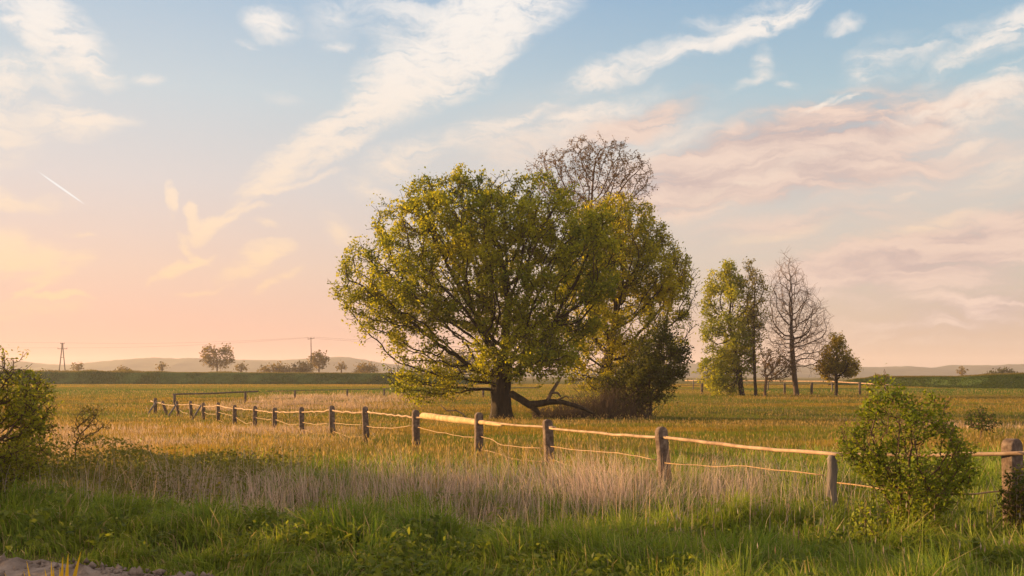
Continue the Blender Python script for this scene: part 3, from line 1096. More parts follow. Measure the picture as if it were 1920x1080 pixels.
def make_tree(name, label, cat, base, D, trunk, polys, R0, rtip, step, kill, infl, n_attr, leaf, seed, bark, group=None,
              depth=3.0, gap=0.0, gscale=.6, colors=None, iters=90, twig_crown=False, tropism=(0, 0, .05), sides=6, grow=1.5,
              jitter=.14, leaf_up=.35, cut=4, flare=1.4, shell=.35, leaf_filter=None, twig=(2, 1.6, 2, 8), twig_mat=None, clump=None, tmul=1.0):
    g = np.random.default_rng(seed)
    A = []
    for pl in polys:
        poly, frac = pl[0], pl[1]
        kw = pl[2] if len(pl) > 2 else {}
        A.append(crown_points(poly, D, int(n_attr * frac), kw.get('depth', depth), g, kw.get('gap', gap), gscale, kw.get('yoff', 0), seed, grow, shell))
    A = np.concatenate(A)
    bx = (base[0] - 960) / FPX * D
    b0 = np.array([bx, D, gz(bx, D) - .1])
    tp = [b0] + [np.array(W(px, py, D)) + np.array([0, q[0] if q else 0, 0]) for px, py, *q in trunk]
    # resample trunk at the growth step
    pts = [tp[0]]
    for a, b in zip(tp[:-1], tp[1:]):
        m = max(1, int(np.linalg.norm(b - a) / step))
        for j in range(1, m + 1):
            pts.append(a + (b - a) * j / m + g.normal(0, .02 * step, 3))
    N, par = colonize(A, pts, step, kill, infl, iters, g, tropism, jitter)
    n_limb = len(N)
    if twig:
        per_, len_, segs_, tcut_ = twig
        N, par, n_limb = sprout(N, par, tcut_, per_, len_ * step, segs_, g)
    print('TREE', name, n_limb, len(N))
    V, Qr, rad, tips = tree_wood(N, par, R0, rtip, sides, flare, len(pts), tmul)
    root = thing(name, label, cat, tuple(b0), group)
    if twig_crown:
        thick = tips[1:] > twig_crown
        for nm, sel in (('trunk', thick), ('crown', ~thick)):
            q = Qr[sel].reshape(-1, 4)
            u, inv = np.unique(q, return_inverse=True)
            link(nm, quad_mesh(nm, V[u] - b0, inv.reshape(-1, 4), smooth=True), (twig_mat or bark) if nm == 'crown' else bark, root)
    else:
        link('trunk', quad_mesh('trunk', V - b0, Qr.reshape(-1, 4), smooth=True), bark, root)
    if leaf:
        per, size, spread = leaf
        src = np.where(tips <= cut)[0]
        src = src[src >= (n_limb if twig else len(pts))]
        m = np.repeat(src, per)
        c = N[m] + g.normal(0, spread, (len(m), 3)) + (N[par[m]] - N[m]) * g.random((len(m), 1))
        if clump is not None:
            k = g.random(len(c)) < sstep(clump[1], clump[2], fbm(c, clump[0], 2, seed + 31)) + clump[3]
            m, c = m[k], c[k]
        if leaf_filter is not None:
            k = leaf_filter(c, g)
            m, c = m[k], c[k]
        ct = fbm(c, .5, 2, seed + 7)
        t = np.clip(ct * 1.1 - .05 + g.normal(0, .16, len(m)), 0, 1)
        col = cmix(colors[0], colors[1], t)
        sz = size * (.6 + .8 * g.random(len(m)))
        v, q, cc = leaves_mesh(c - b0, sz, g, leaf_up, col)
        link('foliage' if twig_crown else 'crown', quad_mesh('crown', v, q, cc), M_LEAF, root)
    return root

OAK = ((.052, .105, .011), (.44, .42, .016))
TG = 'trees standing in the meadow'

# the great oak
oak_poly = [(622, 545), (632, 510), (655, 470), (676, 440), (705, 400), (725, 372), (765, 342), (800, 326), (840, 318), (885, 316), (915, 322),
            (950, 318), (985, 318), (1035, 334), (1095, 358), (1140, 398), (1165, 470), (1160, 550), (1130, 620), (1080, 660), (1020, 690), (960, 690),
            (905, 672), (860, 655), (810, 660), (770, 650), (720, 640), (680, 620), (650, 600), (632, 575)]
oak_low = [(722, 690), (735, 668), (765, 650), (820, 660), (880, 672), (915, 690), (910, 715), (880, 738), (835, 750), (790, 748), (745, 738), (722, 715)]
oak_mid = [(880, 640), (930, 600), (1000, 600), (1060, 630), (1090, 670), (1060, 705), (1000, 715), (930, 712), (890, 690)]
make_tree('oak_tree', 'huge broad green oak with a thick dark trunk behind the fence', 'tree', (940, 780), 66.0,
          [(940, 762), (938, 735), (941, 705), (944, 680)], [(oak_poly, .78), (oak_low, .13, dict(depth=2.4, gap=.25)), (oak_mid, .09, dict(depth=2.5, gap=.3, yoff=-3.0))],
          .46, .012, .42, .62, 9.0, 6600, (20, .19, .20), 201, M_BARK, TG, depth=5.2, gap=.40, gscale=.5, clump=(.95, .44, .59, .03), tmul=1.5, flare=1.45, colors=OAK, cut=5, tropism=(0, 0, .03))

# the leafy tree beyond it to the right
t2_poly = [(1040, 450), (1075, 400), (1120, 378), (1160, 366), (1195, 368), (1222, 392), (1245, 430), (1272, 465), (1298, 490), (1300, 530), (1290, 570),
           (1268, 610), (1282, 650), (1270, 690), (1235, 715), (1190, 715), (1140, 712), (1085, 700), (1050, 680), (1040, 600), (1045, 530)]
make_tree('leafy_tree', 'yellow green leafy tree crowded against the right side of the oak', 'tree', (1135, 768), 79.0,
          [(1135, 740), (1138, 700), (1142, 660)], [(t2_poly, .82), ([(1058, 680), (1180, 690), (1192, 735), (1120, 738), (1064, 722)], .11, dict(depth=2, gap=.2, yoff=-1.5)), ([(1268, 500), (1296, 480), (1312, 520), (1310, 580), (1300, 640), (1280, 600)], .07, dict(depth=1.2, gap=0))], .38, .012, .42, .6, 9.0, 3800, (20, .19, .21), 202, M_BARK, TG,
          depth=4.6, gap=.39, gscale=.55, colors=((.065, .11, .011), (.54, .47, .016)), cut=5, clump=(.95, .42, .58, .03),
          leaf_filter=lambda c, g: (c[:, 0] / c[:, 1] * FPX + 960 < 1284 + 14 * g.random(len(c))) | (g.random(len(c)) < .06))

# thin brown tree showing above
t3_poly = [(985, 320), (1010, 290), (1045, 278), (1080, 262), (1110, 255), (1150, 262), (1185, 275), (1212, 295), (1232, 335), (1215, 372), (1170, 400),
           (1120, 440), (1080, 440), (1040, 400), (1005, 360)]
make_tree('sparse_tree', 'nearly bare brown tree rising behind the top of the oak', 'tree', (1150, 762), 86.0,
          [(1148, 720), (1140, 640), (1128, 560), (1116, 490), (1108, 430)], [(t3_poly, 1.0)], .19, .009, .40, .5, 7.0, 1100, (4, .13, .09), 203, M_TWIG, TG,
          depth=3.4, gap=.30, colors=((.055, .036, .018), (.16, .10, .035)), cut=2, tropism=(0, 0, .30), twig=(2, 1.7, 2, 3))

# dark bush under the leafy tree
b_poly = [(1118, 715), (1160, 690), (1190, 640), (1222, 650), (1248, 598), (1264, 640), (1294, 652), (1280, 690), (1290, 715), (1264, 748), (1225, 767), (1185, 768), (1150, 752)]
make_tree('dark_bush', 'dense dark green bush at the foot of the leafy tree', 'bush', (1220, 772), 68.0,
          [(1220, 752)], [(b_poly, 1.0)], .10, .012, .3, .42, 6.0, 1100, (14, .17, .18), 204, M_BARK, depth=2.6, clump=(.9, .36, .55, .08), colors=((.020, .034, .007), (.095, .10, .014)), cut=5, gap=.42, gscale=.7)

# dry thicket of bare stems
def thicket():
    g = np.random.default_rng(17)
    base = W(1120, 772, 67.0)
    b0 = Vector((base.x, 67.0, gz(base.x, 67.0)))
    root = thing('dry_thicket', 'brown thicket of bare twigs beneath the leafy tree', 'thicket', b0)
    for nm, r0, r1, cnt in (('stems', .022, .009, 330), ('twigs', .011, .005, 900)):
        mb = MB()
        for _ in range(cnt):
            x = g.uniform(-4.2, 3.4)
            y = g.uniform(-1.2, 2.5)
            h = (.75 + 1.7 * math.exp(-((x - .6) / 2.4) ** 2)) * g.uniform(.4, 1.05)
            a = g.normal(.25, .7)
            p0 = Vector((x, y, -.05))
            p1 = p0 + Vector((math.sin(a) * h * .4 + g.normal(0, .1), g.normal(0, .15), h * .55))
            p2 = p0 + Vector((math.sin(a) * h * .95 + g.normal(0, .15), g.normal(0, .3), h))
            mb.tube([p0, p1, p2], [r0, (r0 + r1) / 2, r1], 4, caps=False)
        mb.build(nm, M_GREYTWIG, root)
thicket()

# the fallen limb that broke off the oak
def fallen_limb():
    Dd = 64.0
    base = W(985, 770, Dd)
    b0 = Vector((base.x, Dd, gz(base.x, Dd)))
    root = thing('fallen_limb', 'dark broken limb lying on the grass beside the oak trunk', 'fallen branch', b0)
    def pt(px, py, dy=0):
        v = W(px, py, Dd)
        v.y += dy
        return v - b0
    mb = MB()
    mb.tube([pt(958, 738, .6), pt(974, 748, .3), pt(992, 759), pt(1012, 757), pt(1032, 753), pt(1055, 754), pt(1080, 761), pt(1098, 768), pt(1112, 776)],
            [.22, .24, .25, .21, .18, .16, .14, .10, .06], 9, wob=.18)
    mb.tube([pt(990, 758), pt(1004, 768), pt(1012, 778)], [.20, .16, .10], 8, wob=.15)
    mb.build('trunk', M_BARK, root)
    mb = MB()
    mb.tube([pt(1026, 753), pt(1034, 736, .2), pt(1045, 719, .3), pt(1053, 707, .4)], [.14, .12, .10, .04], 8, wob=.15)
    mb.tube([pt(1034, 736, .2), pt(1046, 737), pt(1052, 744)], [.10, .08, .04], 6, wob=.15)
    mb.tube([pt(1040, 753), pt(1060, 743, -.3), pt(1075, 746, -.4)], [.08, .05, .02], 6, wob=.15)
    mb.build('branch', M_DEADWOOD, root)
fallen_limb()

# dead sprig on the grass left of the trunk
def sprig():
    Dd = 52.0
    b = W(870, 782, Dd)
    b0 = Vector((b.x, Dd, gz(b.x, Dd)))
    mb = MB()
    pt = lambda px, py: W(px, py, Dd)
    mb.tube([pt(824, 758), pt(838, 770), pt(856, 770), pt(868, 776), pt(876, 786)], [.02, .03, .035, .04, .05], 6, wob=.1)
    mb.tube([pt(838, 770), pt(850, 778), pt(856, 784)], [.02, .015, .01], 5)
    mb.tube([pt(856, 770), pt(850, 762), pt(852, 757)], [.02, .015, .008], 5)
    o = mb.build('dead_branch', M_DEADWOOD, None, b0)
    tag(o, 'thin dead branch lying in the grass left of the oak trunk', 'branch')
sprig()

# group on the right
pop_poly = [(1352, 492), (1372, 488), (1388, 510), (1404, 540), (1414, 590), (1420, 640), (1412, 690), (1395, 730), (1350, 738), (1328, 720), (1318, 690),
            (1312, 640), (1312, 590), (1320, 550), (1336, 515)]
YEL = ((.085, .13, .015), (.40, .39, .022))
make_tree('poplar_tree', 'tall yellow green tree on the left of the far group', 'tree', (1391, 742), 120.0,
          [(1386, 700), (1376, 650), (1368, 610)], [(pop_poly, .76), ([(1308, 660), (1345, 640), (1385, 660), (1397, 735), (1340, 742), (1314, 715)], .24, dict(depth=2, gap=.3))], .30, .016, .55, .75, 10, 1500, (17, .26, .27), 211, M_BARK, TG, depth=3.4, colors=YEL, clump=(.5, .38, .56, .06), cut=4, gap=.45, gscale=.45, tropism=(0, 0, .2), twig=(2, 1.6, 2, 4))
pop2 = [(1396, 490), (1410, 484), (1428, 510), (1440, 545), (1440, 590), (1432, 640), (1424, 690), (1408, 690), (1398, 640), (1394, 560)]
make_tree('poplar_tree', 'slim half bare tree with a straight dark trunk beside the far bare tree', 'tree', (1417, 744), 118.0,
          [(1415, 700), (1413, 640), (1413, 590)], [(pop2, 1.0)], .17, .014, .5, .7, 9, 560, (6, .22, .2), 212, M_BARK, TG, depth=2.0, colors=((.075, .08, .016), (.26, .22, .03)), cut=3, gap=.36, tropism=(0, 0, .2), twig=(2, 1.8, 2, 3))
sm_poly = [(1422, 690), (1428, 660), (1450, 650), (1478, 665), (1500, 690), (1480, 712), (1450, 716), (1428, 710)]
make_tree('small_bare_tree', 'small forked bare tree between the two larger far trees', 'tree', (1434, 744), 116.0,
          [(1435, 725), (1438, 705)], [(sm_poly, 1.0)], .15, .015, .4, .5, 8, 300, (2, .2, .1), 213, M_TWIG, TG, depth=2.0, colors=((.06, .045, .02), (.12, .08, .03)), cut=1, twig_crown=8)
bare_poly = [(1478, 472), (1492, 490), (1506, 520), (1528, 550), (1552, 585), (1558, 630), (1550, 680), (1530, 700), (1505, 690), (1480, 690), (1450, 696), (1440, 640), (1432, 590), (1438, 545), (1450, 520), (1462, 490)]
make_tree('bare_tree', 'tall leafless tree with a fine fan of twigs against the sky', 'tree', (1494, 741), 120.0,
          [(1491, 715), (1488, 690), (1486, 660), (1485, 630)], [(bare_poly, 1.0)], .32, .010, .45, .5, 9, 2300, None, 214, M_GREYTWIG, TG, depth=3.6, twig_crown=12,
          tropism=(0, 0, .08), jitter=.20, sides=5, twig=(2, 2.4, 3, 4), shell=.1, twig_mat=M_PALETWIG)
rd_poly = [(1566, 622), (1578, 640), (1580, 655), (1600, 668), (1612, 688), (1606, 704), (1580, 712), (1545, 710), (1526, 696), (1540, 672), (1552, 650)]
make_tree('round_tree', 'small dense olive tree on the right of the bare tree', 'tree', (1568, 741), 120.0,
          [(1568, 722), (1568, 705)], [(rd_poly, 1.0)], .20, .018, .4, .55, 8, 700, (12, .25, .24), 215, M_BARK, TG, depth=2.4, clump=(.6, .36, .55, .08), colors=((.07, .075, .014), (.38, .29, .022)), cut=4, gap=.40, gscale=.6)

# trees and bushes far off beyond the dike
FAR = 'trees and bushes beyond the dike'
FARC = ((.085, .07, .022), (.22, .155, .04))
def ell(cx, cy, rx, ry, n=12):
    return [(cx + rx * math.cos(2 * math.pi * k / n), cy + ry * math.sin(2 * math.pi * k / n)) for k in range(n)]
def far_tree(name, label, cx, top, bot, half, D, seed, trunk=True, cat='tree', colors=FARC, polys=None):
    cyy = (top + bot - (8 if trunk else 0)) / 2
    ry = (bot - (8 if trunk else 0) - top) / 2
    pl = polys or [(ell(cx, cyy, half, ry), 1.0)]
    s = D / 400
    make_tree(name, label, cat, (cx, bot), D, [(cx, bot - 8), (cx, cyy)] if trunk else [(cx, bot - 3)], pl, .3 * s, .03 * s, .9 * s, 1.0 * s, 14 * s, 300, (2, .85 * s, .5 * s), seed, M_TWIG, FAR,
              depth=half * D / FPX * .8, colors=colors, cut=5, gap=.25, gscale=.3, sides=5)
far_tree('far_tree', 'rounded tree with a split crown standing alone beyond the left dike', 407, 645, 704, 30, 400, 301,
         polys=[(ell(394, 668, 17, 22), .5), (ell(424, 668, 15, 20), .4), (ell(408, 684, 22, 9), .1)])
far_tree('far_tree', 'hazy tree right behind the wooden power pole', 598, 659, 704, 17, 420, 302)
far_tree('far_tree', 'small round tree between the pylon and the split crown tree', 147, 681, 704, 8, 450, 303)
far_tree('far_tree', 'tiny pointed tree left of the split crown tree', 304, 680, 704, 6, 450, 304)
far_tree('far_tree', 'pale low tree right of the split crown tree', 452, 682, 704, 9, 450, 305)
far_tree('far_tree', 'small pale tree in front of the hazy hill left of the oak', 640, 680, 704, 8, 450, 306)
far_tree('far_bush', 'wide low bush left of the wooden power pole', 518, 683, 706, 34, 380, 307, False, 'bush')
far_tree('far_bush', 'brownish bush at the foot of the wooden power pole', 566, 678, 706, 20, 385, 308, False, 'bush')
far_tree('far_bush', 'dull green bush beside the left edge of the oak', 686, 682, 706, 22, 385, 309, False, 'bush')
far_tree('far_bush', 'low flat bush left of the tiny pointed tree', 229, 690, 704, 17, 420, 310, False, 'bush')
far_tree('far_tree', 'soft green tree seen under the oak crown left of its trunk', 862, 655, 715, 40, 300, 311, colors=((.055, .06, .018), (.13, .12, .03)))
far_tree('far_tree', 'lone small tree on the plain beyond the right dike', 1803, 690, 712, 7, 400, 312)
far_tree('far_bush', 'low mound of bushes behind the right dike', 1880, 693, 712, 30, 330, 313, False, 'bush', ((.05, .055, .016), (.10, .10, .025)))

# ------------------------------------------------------------------ foreground bushes
SALLOW = ((.062, .108, .014), (.29, .33, .028))
rb = [(1618, 778), (1640, 735), (1655, 690), (1664, 735), (1690, 722), (1712, 748), (1728, 775), (1748, 742), (1772, 736), (1775, 772), (1790, 800), (1812, 840), (1832, 878), (1815, 910),
      (1795, 940), (1760, 990), (1735, 1030), (1690, 1030), (1668, 980), (1640, 925), (1612, 890), (1572, 845), (1580, 815), (1604, 805)]
make_tree('foreground_bush', 'leafy green bush growing over the fence rail on the right', 'bush', (1700, 1045), 12.6,
          [(1702, 1010), (1706, 960)], [(rb, 1.0)], .035, .0028, .075, .10, 2.2, 2800, (6, .047, .04), 401, M_TWIG, 'bushes by the track', depth=.62, colors=SALLOW, cut=4, clump=(4.0, .37, .55, .12), gap=.40, gscale=2.4, sides=5, tropism=(0, 0, .2), twig=(2, 1.5, 2, 5))
sp = [(1600, 980), (1622, 940), (1650, 985), (1655, 1030), (1620, 1050), (1592, 1030)]
make_tree('foreground_shoot', 'low leafy shoot at the left foot of the right foreground bush', 'bush', (1625, 1062), 11.8,
          [(1625, 1045)], [(sp, 1.0)], .012, .0025, .06, .09, 1.5, 110, (2, .055, .03), 402, M_TWIG, None, depth=.2, colors=SALLOW, cut=4, sides=4, tropism=(0, 0, .15))
re = [(1884, 905), (1898, 880), (1925, 868), (1975, 880), (2000, 930), (1985, 990), (1930, 1012), (1896, 990), (1880, 950)]
make_tree('foreground_bush', 'dark bush with yellow leaves climbing the last concrete post', 'bush', (1930, 1030), 12.2,
          [(1930, 1000)], [(re, 1.0)], .03, .0028, .07, .10, 2.0, 650, (3, .05, .04), 403, M_TWIG, 'bushes by the track', depth=.35, colors=((.05, .07, .014), (.36, .30, .03)), cut=4, gap=.25, gscale=2.5, sides=5)
mbp = [(1805, 778), (1825, 765), (1848, 768), (1870, 780), (1868, 800), (1845, 812), (1822, 810)]
make_tree('meadow_bush', 'small dark bush out in the meadow on the right', 'bush', (1838, 818), 37.0,
          [(1840, 806)], [(mbp, 1.0)], .04, .006, .13, .18, 3, 160, (2, .10, .06), 404, M_TWIG, None, depth=.6, colors=((.035, .06, .012), (.08, .11, .018)), cut=4, sides=4)
lb = [(-170, 700), (-90, 672), (-20, 680), (20, 690), (62, 700), (95, 735), (100, 790), (92, 850), (60, 900), (0, 930), (-80, 940), (-170, 930), (-220, 850), (-215, 760)]
lb_top = [(5, 700), (0, 662), (10, 652), (22, 668), (30, 690), (48, 664), (55, 700)]
make_tree('foreground_bush', 'straggly yellowish bush at the left edge of the picture', 'bush', (-40, 950), 15.2,
          [(-38, 900), (-30, 840)], [(lb, .95), (lb_top, .05, dict(depth=.15))], .05, .0035, .09, .12, 2.5, 2900, (6, .052, .05), 405, M_TWIG, 'bushes by the track', depth=1.0, colors=((.09, .13, .018), (.40, .38, .04)), clump=(3.5, .34, .55, .1), cut=4, gap=.42, gscale=1.5, sides=5, tropism=(0, 0, .1))
ls = [(140, 770), (165, 755), (190, 765), (210, 790), (195, 812), (170, 825), (145, 830), (128, 810)]
make_tree('sapling', 'thin sapling in the dry grass right of the left bush', 'bush', (140, 850), 21.0,
          [(142, 832), (150, 815)], [(ls, 1.0)], .015, .004, .09, .13, 2, 130, (1, .06, .04), 406, M_TWIG, None, depth=.3, colors=((.09, .09, .02), (.25, .2, .03)), cut=3, sides=4, gap=.35, gscale=2)
# the row of bushes goes on along the track, left of the picture; it shades the verge
for k, (bx, by, hgt, wid, sd) in enumerate([(-13.6, 20.6, 2.5, 2.8, 421), (-12.4, 14.2, 2.3, 2.6, 422), (-14.2, 23.3, 2.7, 2.8, 423), (-12.8, 11.2, 2.6, 3.0, 424), (-13.8, 17.4, 2.1, 2.8, 425)]):
    cx = 960 + bx / by * FPX
    zc = lambda z: HOR - (z - CAM_Z) / by * FPX
    s = FPX / by
    make_tree('foreground_bush', ('tall bush beyond the left edge nearest the meadow', 'leafy bush beyond the left edge beside the track', 'tallest bush of the row at the far left end',
                                  'bush nearest the camera in the row at the left', 'broad bush in the middle of the row at the left')[k], 'bush', (cx, zc(0)), by,
              [(cx, zc(.4)), (cx, zc(.8))], [([(cx - wid / 2 * s, zc(hgt * .5)), (cx - wid * .35 * s, zc(hgt * .85)), (cx, zc(hgt)), (cx + wid * .35 * s, zc(hgt * .85)), (cx + wid / 2 * s, zc(hgt * .5)),
                                              (cx + wid * .4 * s, zc(.2)), (cx - wid * .4 * s, zc(.2))], 1.0)],
              .05, .005, .14, .18, 3, 1100, (2, .10, .08), sd, M_TWIG, 'bushes by the track', depth=1.4, colors=((.08, .085, .018), (.30, .23, .035)), cut=4, gap=.36, gscale=1.2, sides=4)

# yellow grass blades at the near side of the track
def yellow_tuft():
    g = np.random.default_rng(5)
    Dd = 8.0
    b = W(108, 1120, Dd)
    b0 = np.array([b.x, Dd, gz(b.x, Dd)])
    spec = [(96, 1052, -6, .011), (118, 1044, 4, .016), (128, 1038, 10, .017), (152, 1034, 26, .018), (84, 1066, -8, .012), (100, 1062, 0, .012), (50, 1052, -14, .009), (112, 1064, 0, .01),
            (8, 1074, -30, .008), (44, 1070, -12, .008)]
    V, Q, C = [], [], []
    for i_, (px, py, dxp, w) in enumerate(spec):
        tip = np.array(W(px, py, Dd)) - b0
        root = np.array([(px - dxp - 960) / FPX * Dd * 1.0 - b0[0] - (px - 108) * .0012, g.normal(0, .05), -.03])
        n0 = len(V) * 1
        base_i = sum(len(v) for v in V)
        vs = []
        for t in np.linspace(0, 1, 6):
            c = root * (1 - t) + tip * t + np.array([0, 0, .05 * math.sin(math.pi * t)])
            hw = w * (1 - t ** 2.2) * 1.5 + .0008
            vs += [c - np.array([hw, .2 * hw, 0]), c + np.array([hw, .2 * hw, 0])]
        V.append(np.array(vs))
        for k in range(5):
            Q.append([base_i + 2 * k, base_i + 2 * k + 1, base_i + 2 * k + 3, base_i + 2 * k + 2])
        C.append(np.tile(np.array([[.75, .46, .03]]) * g.uniform(.8, 1.1), (12, 1)))
    o = link('grass_tuft', quad_mesh('grass_tuft', np.concatenate(V), np.array(Q), np.concatenate(C)), M_GRASS, None, tuple(b0))
    tag(o, 'bright yellow grass tuft in front of the earth track', 'grass tuft')
yellow_tuft()

# ------------------------------------------------------------------ the fence across the meadow
def fence_depth(px):
    if px < 409:
        return 61.0 + (409 - px) * .115
    if px > 1800:
        return 13.0
    return 11.395 / ((px - 960) / FPX + .472)

def arch_post(p_top, p_bot, width, thick, dirv, seed):
    """round-topped concrete post: an arch outline across the fence line, extruded along it"""
    g = random.Random(seed)
    ax = Vector(p_top) - Vector(p_bot)
    H = ax.length
    ax.normalize()
    d = Vector((dirv[0], dirv[1], 0)).normalized()
    d = (d - ax * d.dot(ax)).normalized()
    s = d.cross(ax).normalized()
    r = width / 2
    out = [(-r * 1.06, 0), (-r, H * .5), (-r, H - r)]
    for k in range(1, 10):
        a = math.pi - math.pi * k / 10
        out.append((r * math.cos(a), H - r + r * math.sin(a)))
    out += [(r, H - r), (r, H * .5), (r * 1.06, 0)]
    bvl = .012
    layers = [(-thick / 2, 1 - bvl / r), (-thick / 2 + bvl, 1.0), (thick / 2 - bvl, 1.0), (thick / 2, 1 - bvl / r)]
    vs, fs = [], []
    for t, sc in layers:
        for u, v in out:
            vv = min(v, H - r) + max(v - (H - r), 0) * sc
            vs.append(Vector(p_bot) + s * (u * sc + g.uniform(-.003, .003)) + ax * (vv + g.uniform(-.003, .003)) + d * (t + g.uniform(-.002, .002)))
    m = len(out)
    for L_ in range(3):
        for k in range(m):
            fs.append((L_ * m + k, L_ * m + (k + 1) % m, (L_ + 1) * m + (k + 1) % m, (L_ + 1) * m + k))
    fs.append(tuple(range(m))[::-1])
    fs.append(tuple(3 * m + k for k in range(m)))
    mb = MB()
    mb.add(vs, fs)
    return mb

def main_fence():
    root = thing('rail_fence', 'long rail fence of round topped concrete posts crossing the meadow', 'fence', (2.7, 18.4, gz(2.7, 18.4)))
    o = Vector(root.location)
    posts = [(1897, 822, 1902), (1560, 853, 1561), (1239, 800, 1251), (1026, 786, 1033), (898, 773, 897), (779, 768, 781), (684, 762, 687), (622, 760, 623), (565, 763, 566),
             (515, 764, 515), (478, 761, 478), (440, 759, 440), (409, 754, 409), (381, 755, 382), (357, 751, 359), (331, 752, 335), (304, 752, 314), (291, 746, 291)]
    P3 = []
    for k, (px, py, pb) in enumerate(posts):
        D = fence_depth(px)
        t = W(px, py, D)
        bx = (pb - 960) / FPX * D + (pb - px) * 0
        b = Vector((bx, D, gz(bx, D) - .12))
        P3.append((t, b))
    for k, (t, b) in enumerate(P3):
        nxt = P3[min(k + 1, len(P3) - 1)][0]
        prv = P3[max(k - 1, 0)][0]
        d = (nxt - prv)
        if k == 1:
            mb = MB()
            pts = [b.lerp(t, q) + Vector((.008 * math.sin(q * 9), 0, 0)) for q in (0, .2, .4, .6, .8, .96, 1.0)]
            mb.tube([p - o for p in pts], [.085, .078, .075, .07, .072, .068, .05], 11, wob=.07)
            po = mb.build('post', M_POSTWOOD, root)
            po['label'] = 'short grey split wooden post'
            continue
        wd, th = (.22, .17) if k == 0 else ((.20, .14) if k < 12 else (.19, .14))
        if k == 0:
            d = Vector((1.2, -2.2, 0))
        if k == len(P3) - 1:
            wd = .24
        mb = arch_post(t - o, b - o, wd, th, (d.x, d.y), 50 + k)
        mb.build('post', M_CONCRETE, root)
    # top rails: photo rows of the rail between neighbouring posts
    rails = [  # start px, py, end px, py, radius, kinks
        (1960, 848, 1575, 851, .034, 2), (1582, 853, 1239, 819, .034, 3), (1250, 820, 1028, 802, .032, 2), (1040, 801, 899, 789, .030, 2), (790, 779, 945, 797, .085, 0),
        (800, 783, 690, 772, .034, 4), (686, 774, 620, 769, .036, 3), (624, 769, 563, 772, .034, 3), (567, 772, 513, 772, .034, 3), (517, 773, 476, 768, .036, 3), (480, 769, 438, 764, .036, 2),
        (442, 766, 407, 760, .038, 2), (411, 761, 379, 762, .038, 2), (383, 761, 355, 757, .04, 2), (359, 757, 331, 759, .04, 2), (333, 760, 306, 758, .04, 2), (308, 757, 283, 752, .05, 2)]
    rg = random.Random(3)
    def dfor(px):
        return fence_depth(px) if px <= 1800 else 13.0 - (px - 1897) * .006
    for (x0, y0, x1, y1, r, kinks) in rails:
        pa, pb_ = W(x0, y0, dfor(x0)), W(x1, y1, dfor(x1))
        n = 4 + kinks * 3
        pts, rr = [], []
        for j in range(n + 1):
            q = j / n
            p = pa.lerp(pb_, q)
            if 0 < j < n and kinks:
                am = .010 if x0 > 850 else .024
                p.z += rg.uniform(-am, am) - .03 * math.sin(q * math.pi)
                p.y += rg.uniform(-.02, .02)
            pts.append(p - o)
            rr.append(r * .84 * rg.uniform(.86, 1.1))
        mb = MB()
        if kinks == 0:
            pts = [(pa.lerp(pb_, q) - o) + Vector((0, 0, rg.uniform(-.012, .012))) for q in (0, .03, .15, .3, .45, .6, .72, .78, .9, .97, 1)]
            rr = [.06, .095, .10, .092, .094, .085, .08, .05, .045, .038, .018]
            mb.tube(pts, rr, 12, wob=.06)
            ro = mb.build('rail', M_LOG, root)
            ro['label'] = 'thick peeled golden log rail'
        else:
            mb.tube(pts, rr, 9, wob=.03)
            mb.build('rail', M_RAIL, root)
    # sagging wires below
    wires = [[(1884, 922), (1800, 926), (1700, 925), (1570, 905)], [(1545, 892), (1480, 884), (1400, 873), (1340, 875), (1246, 868)], [(1232, 863), (1180, 852), (1120, 846), (1080, 843), (1033, 837)],
             [(1236, 900), (1190, 892), (1150, 884), (1100, 881), (1060, 871), (1036, 862)], [(1022, 840), (960, 837), (940, 835), (918, 822), (900, 818)], [(1024, 866), (985, 864), (960, 860), (922, 847), (900, 843)],
             [(893, 819), (870, 820), (845, 814), (820, 810), (784, 801)], [(776, 797), (735, 803), (700, 801), (688, 799)], [(682, 796), (650, 796), (626, 793)], [(682, 819), (655, 820), (626, 809)],
             [(619, 794), (590, 796), (568, 792)], [(619, 815), (590, 813), (568, 806)], [(563, 795), (545, 797), (517, 787)], [(512, 787), (490, 785), (480, 783)], [(475, 791), (462, 795), (443, 783)],
             [(438, 780), (420, 776), (410, 773)], [(438, 799), (424, 795), (410, 788)], [(407, 777), (390, 776), (383, 773)], [(378, 787), (362, 785), (350, 783)], [(355, 775), (343, 774), (335, 768)]]
    for wpts in wires:
        base = [W(px, py, dfor(px)) for px, py in wpts]
        pts = []
        for a, b in zip(base[:-1], base[1:]):
            for q in (0, .33, .66):
                pts.append(a.lerp(b, q) + Vector((0, rg.uniform(-.01, .01), rg.uniform(-.012, .012))) - o)
        pts.append(base[-1] - o)
        D = base[0].y
        mb = MB()
        mb.tube(pts, .0085 + .00012 * D, 6, wob=.05)
        mb.build('wire', M_WIRE, root)
    # leaning timber braces of the far end
    for (xa, ya, xb, yb) in ((331, 757, 312, 786), (377, 760, 358, 790), (294, 752, 278, 775)):
        mb = MB()
        D = fence_depth(xa) - .25
        mb.tube([W(xa, ya, D) - o, W((xa + xb) / 2, (ya + yb) / 2, D - .25) - o, W(xb, yb, D - .5) - o], [.06, .065, .07], 8, wob=.06)
        mb.build('brace', M_POSTWOOD, root)
main_fence()

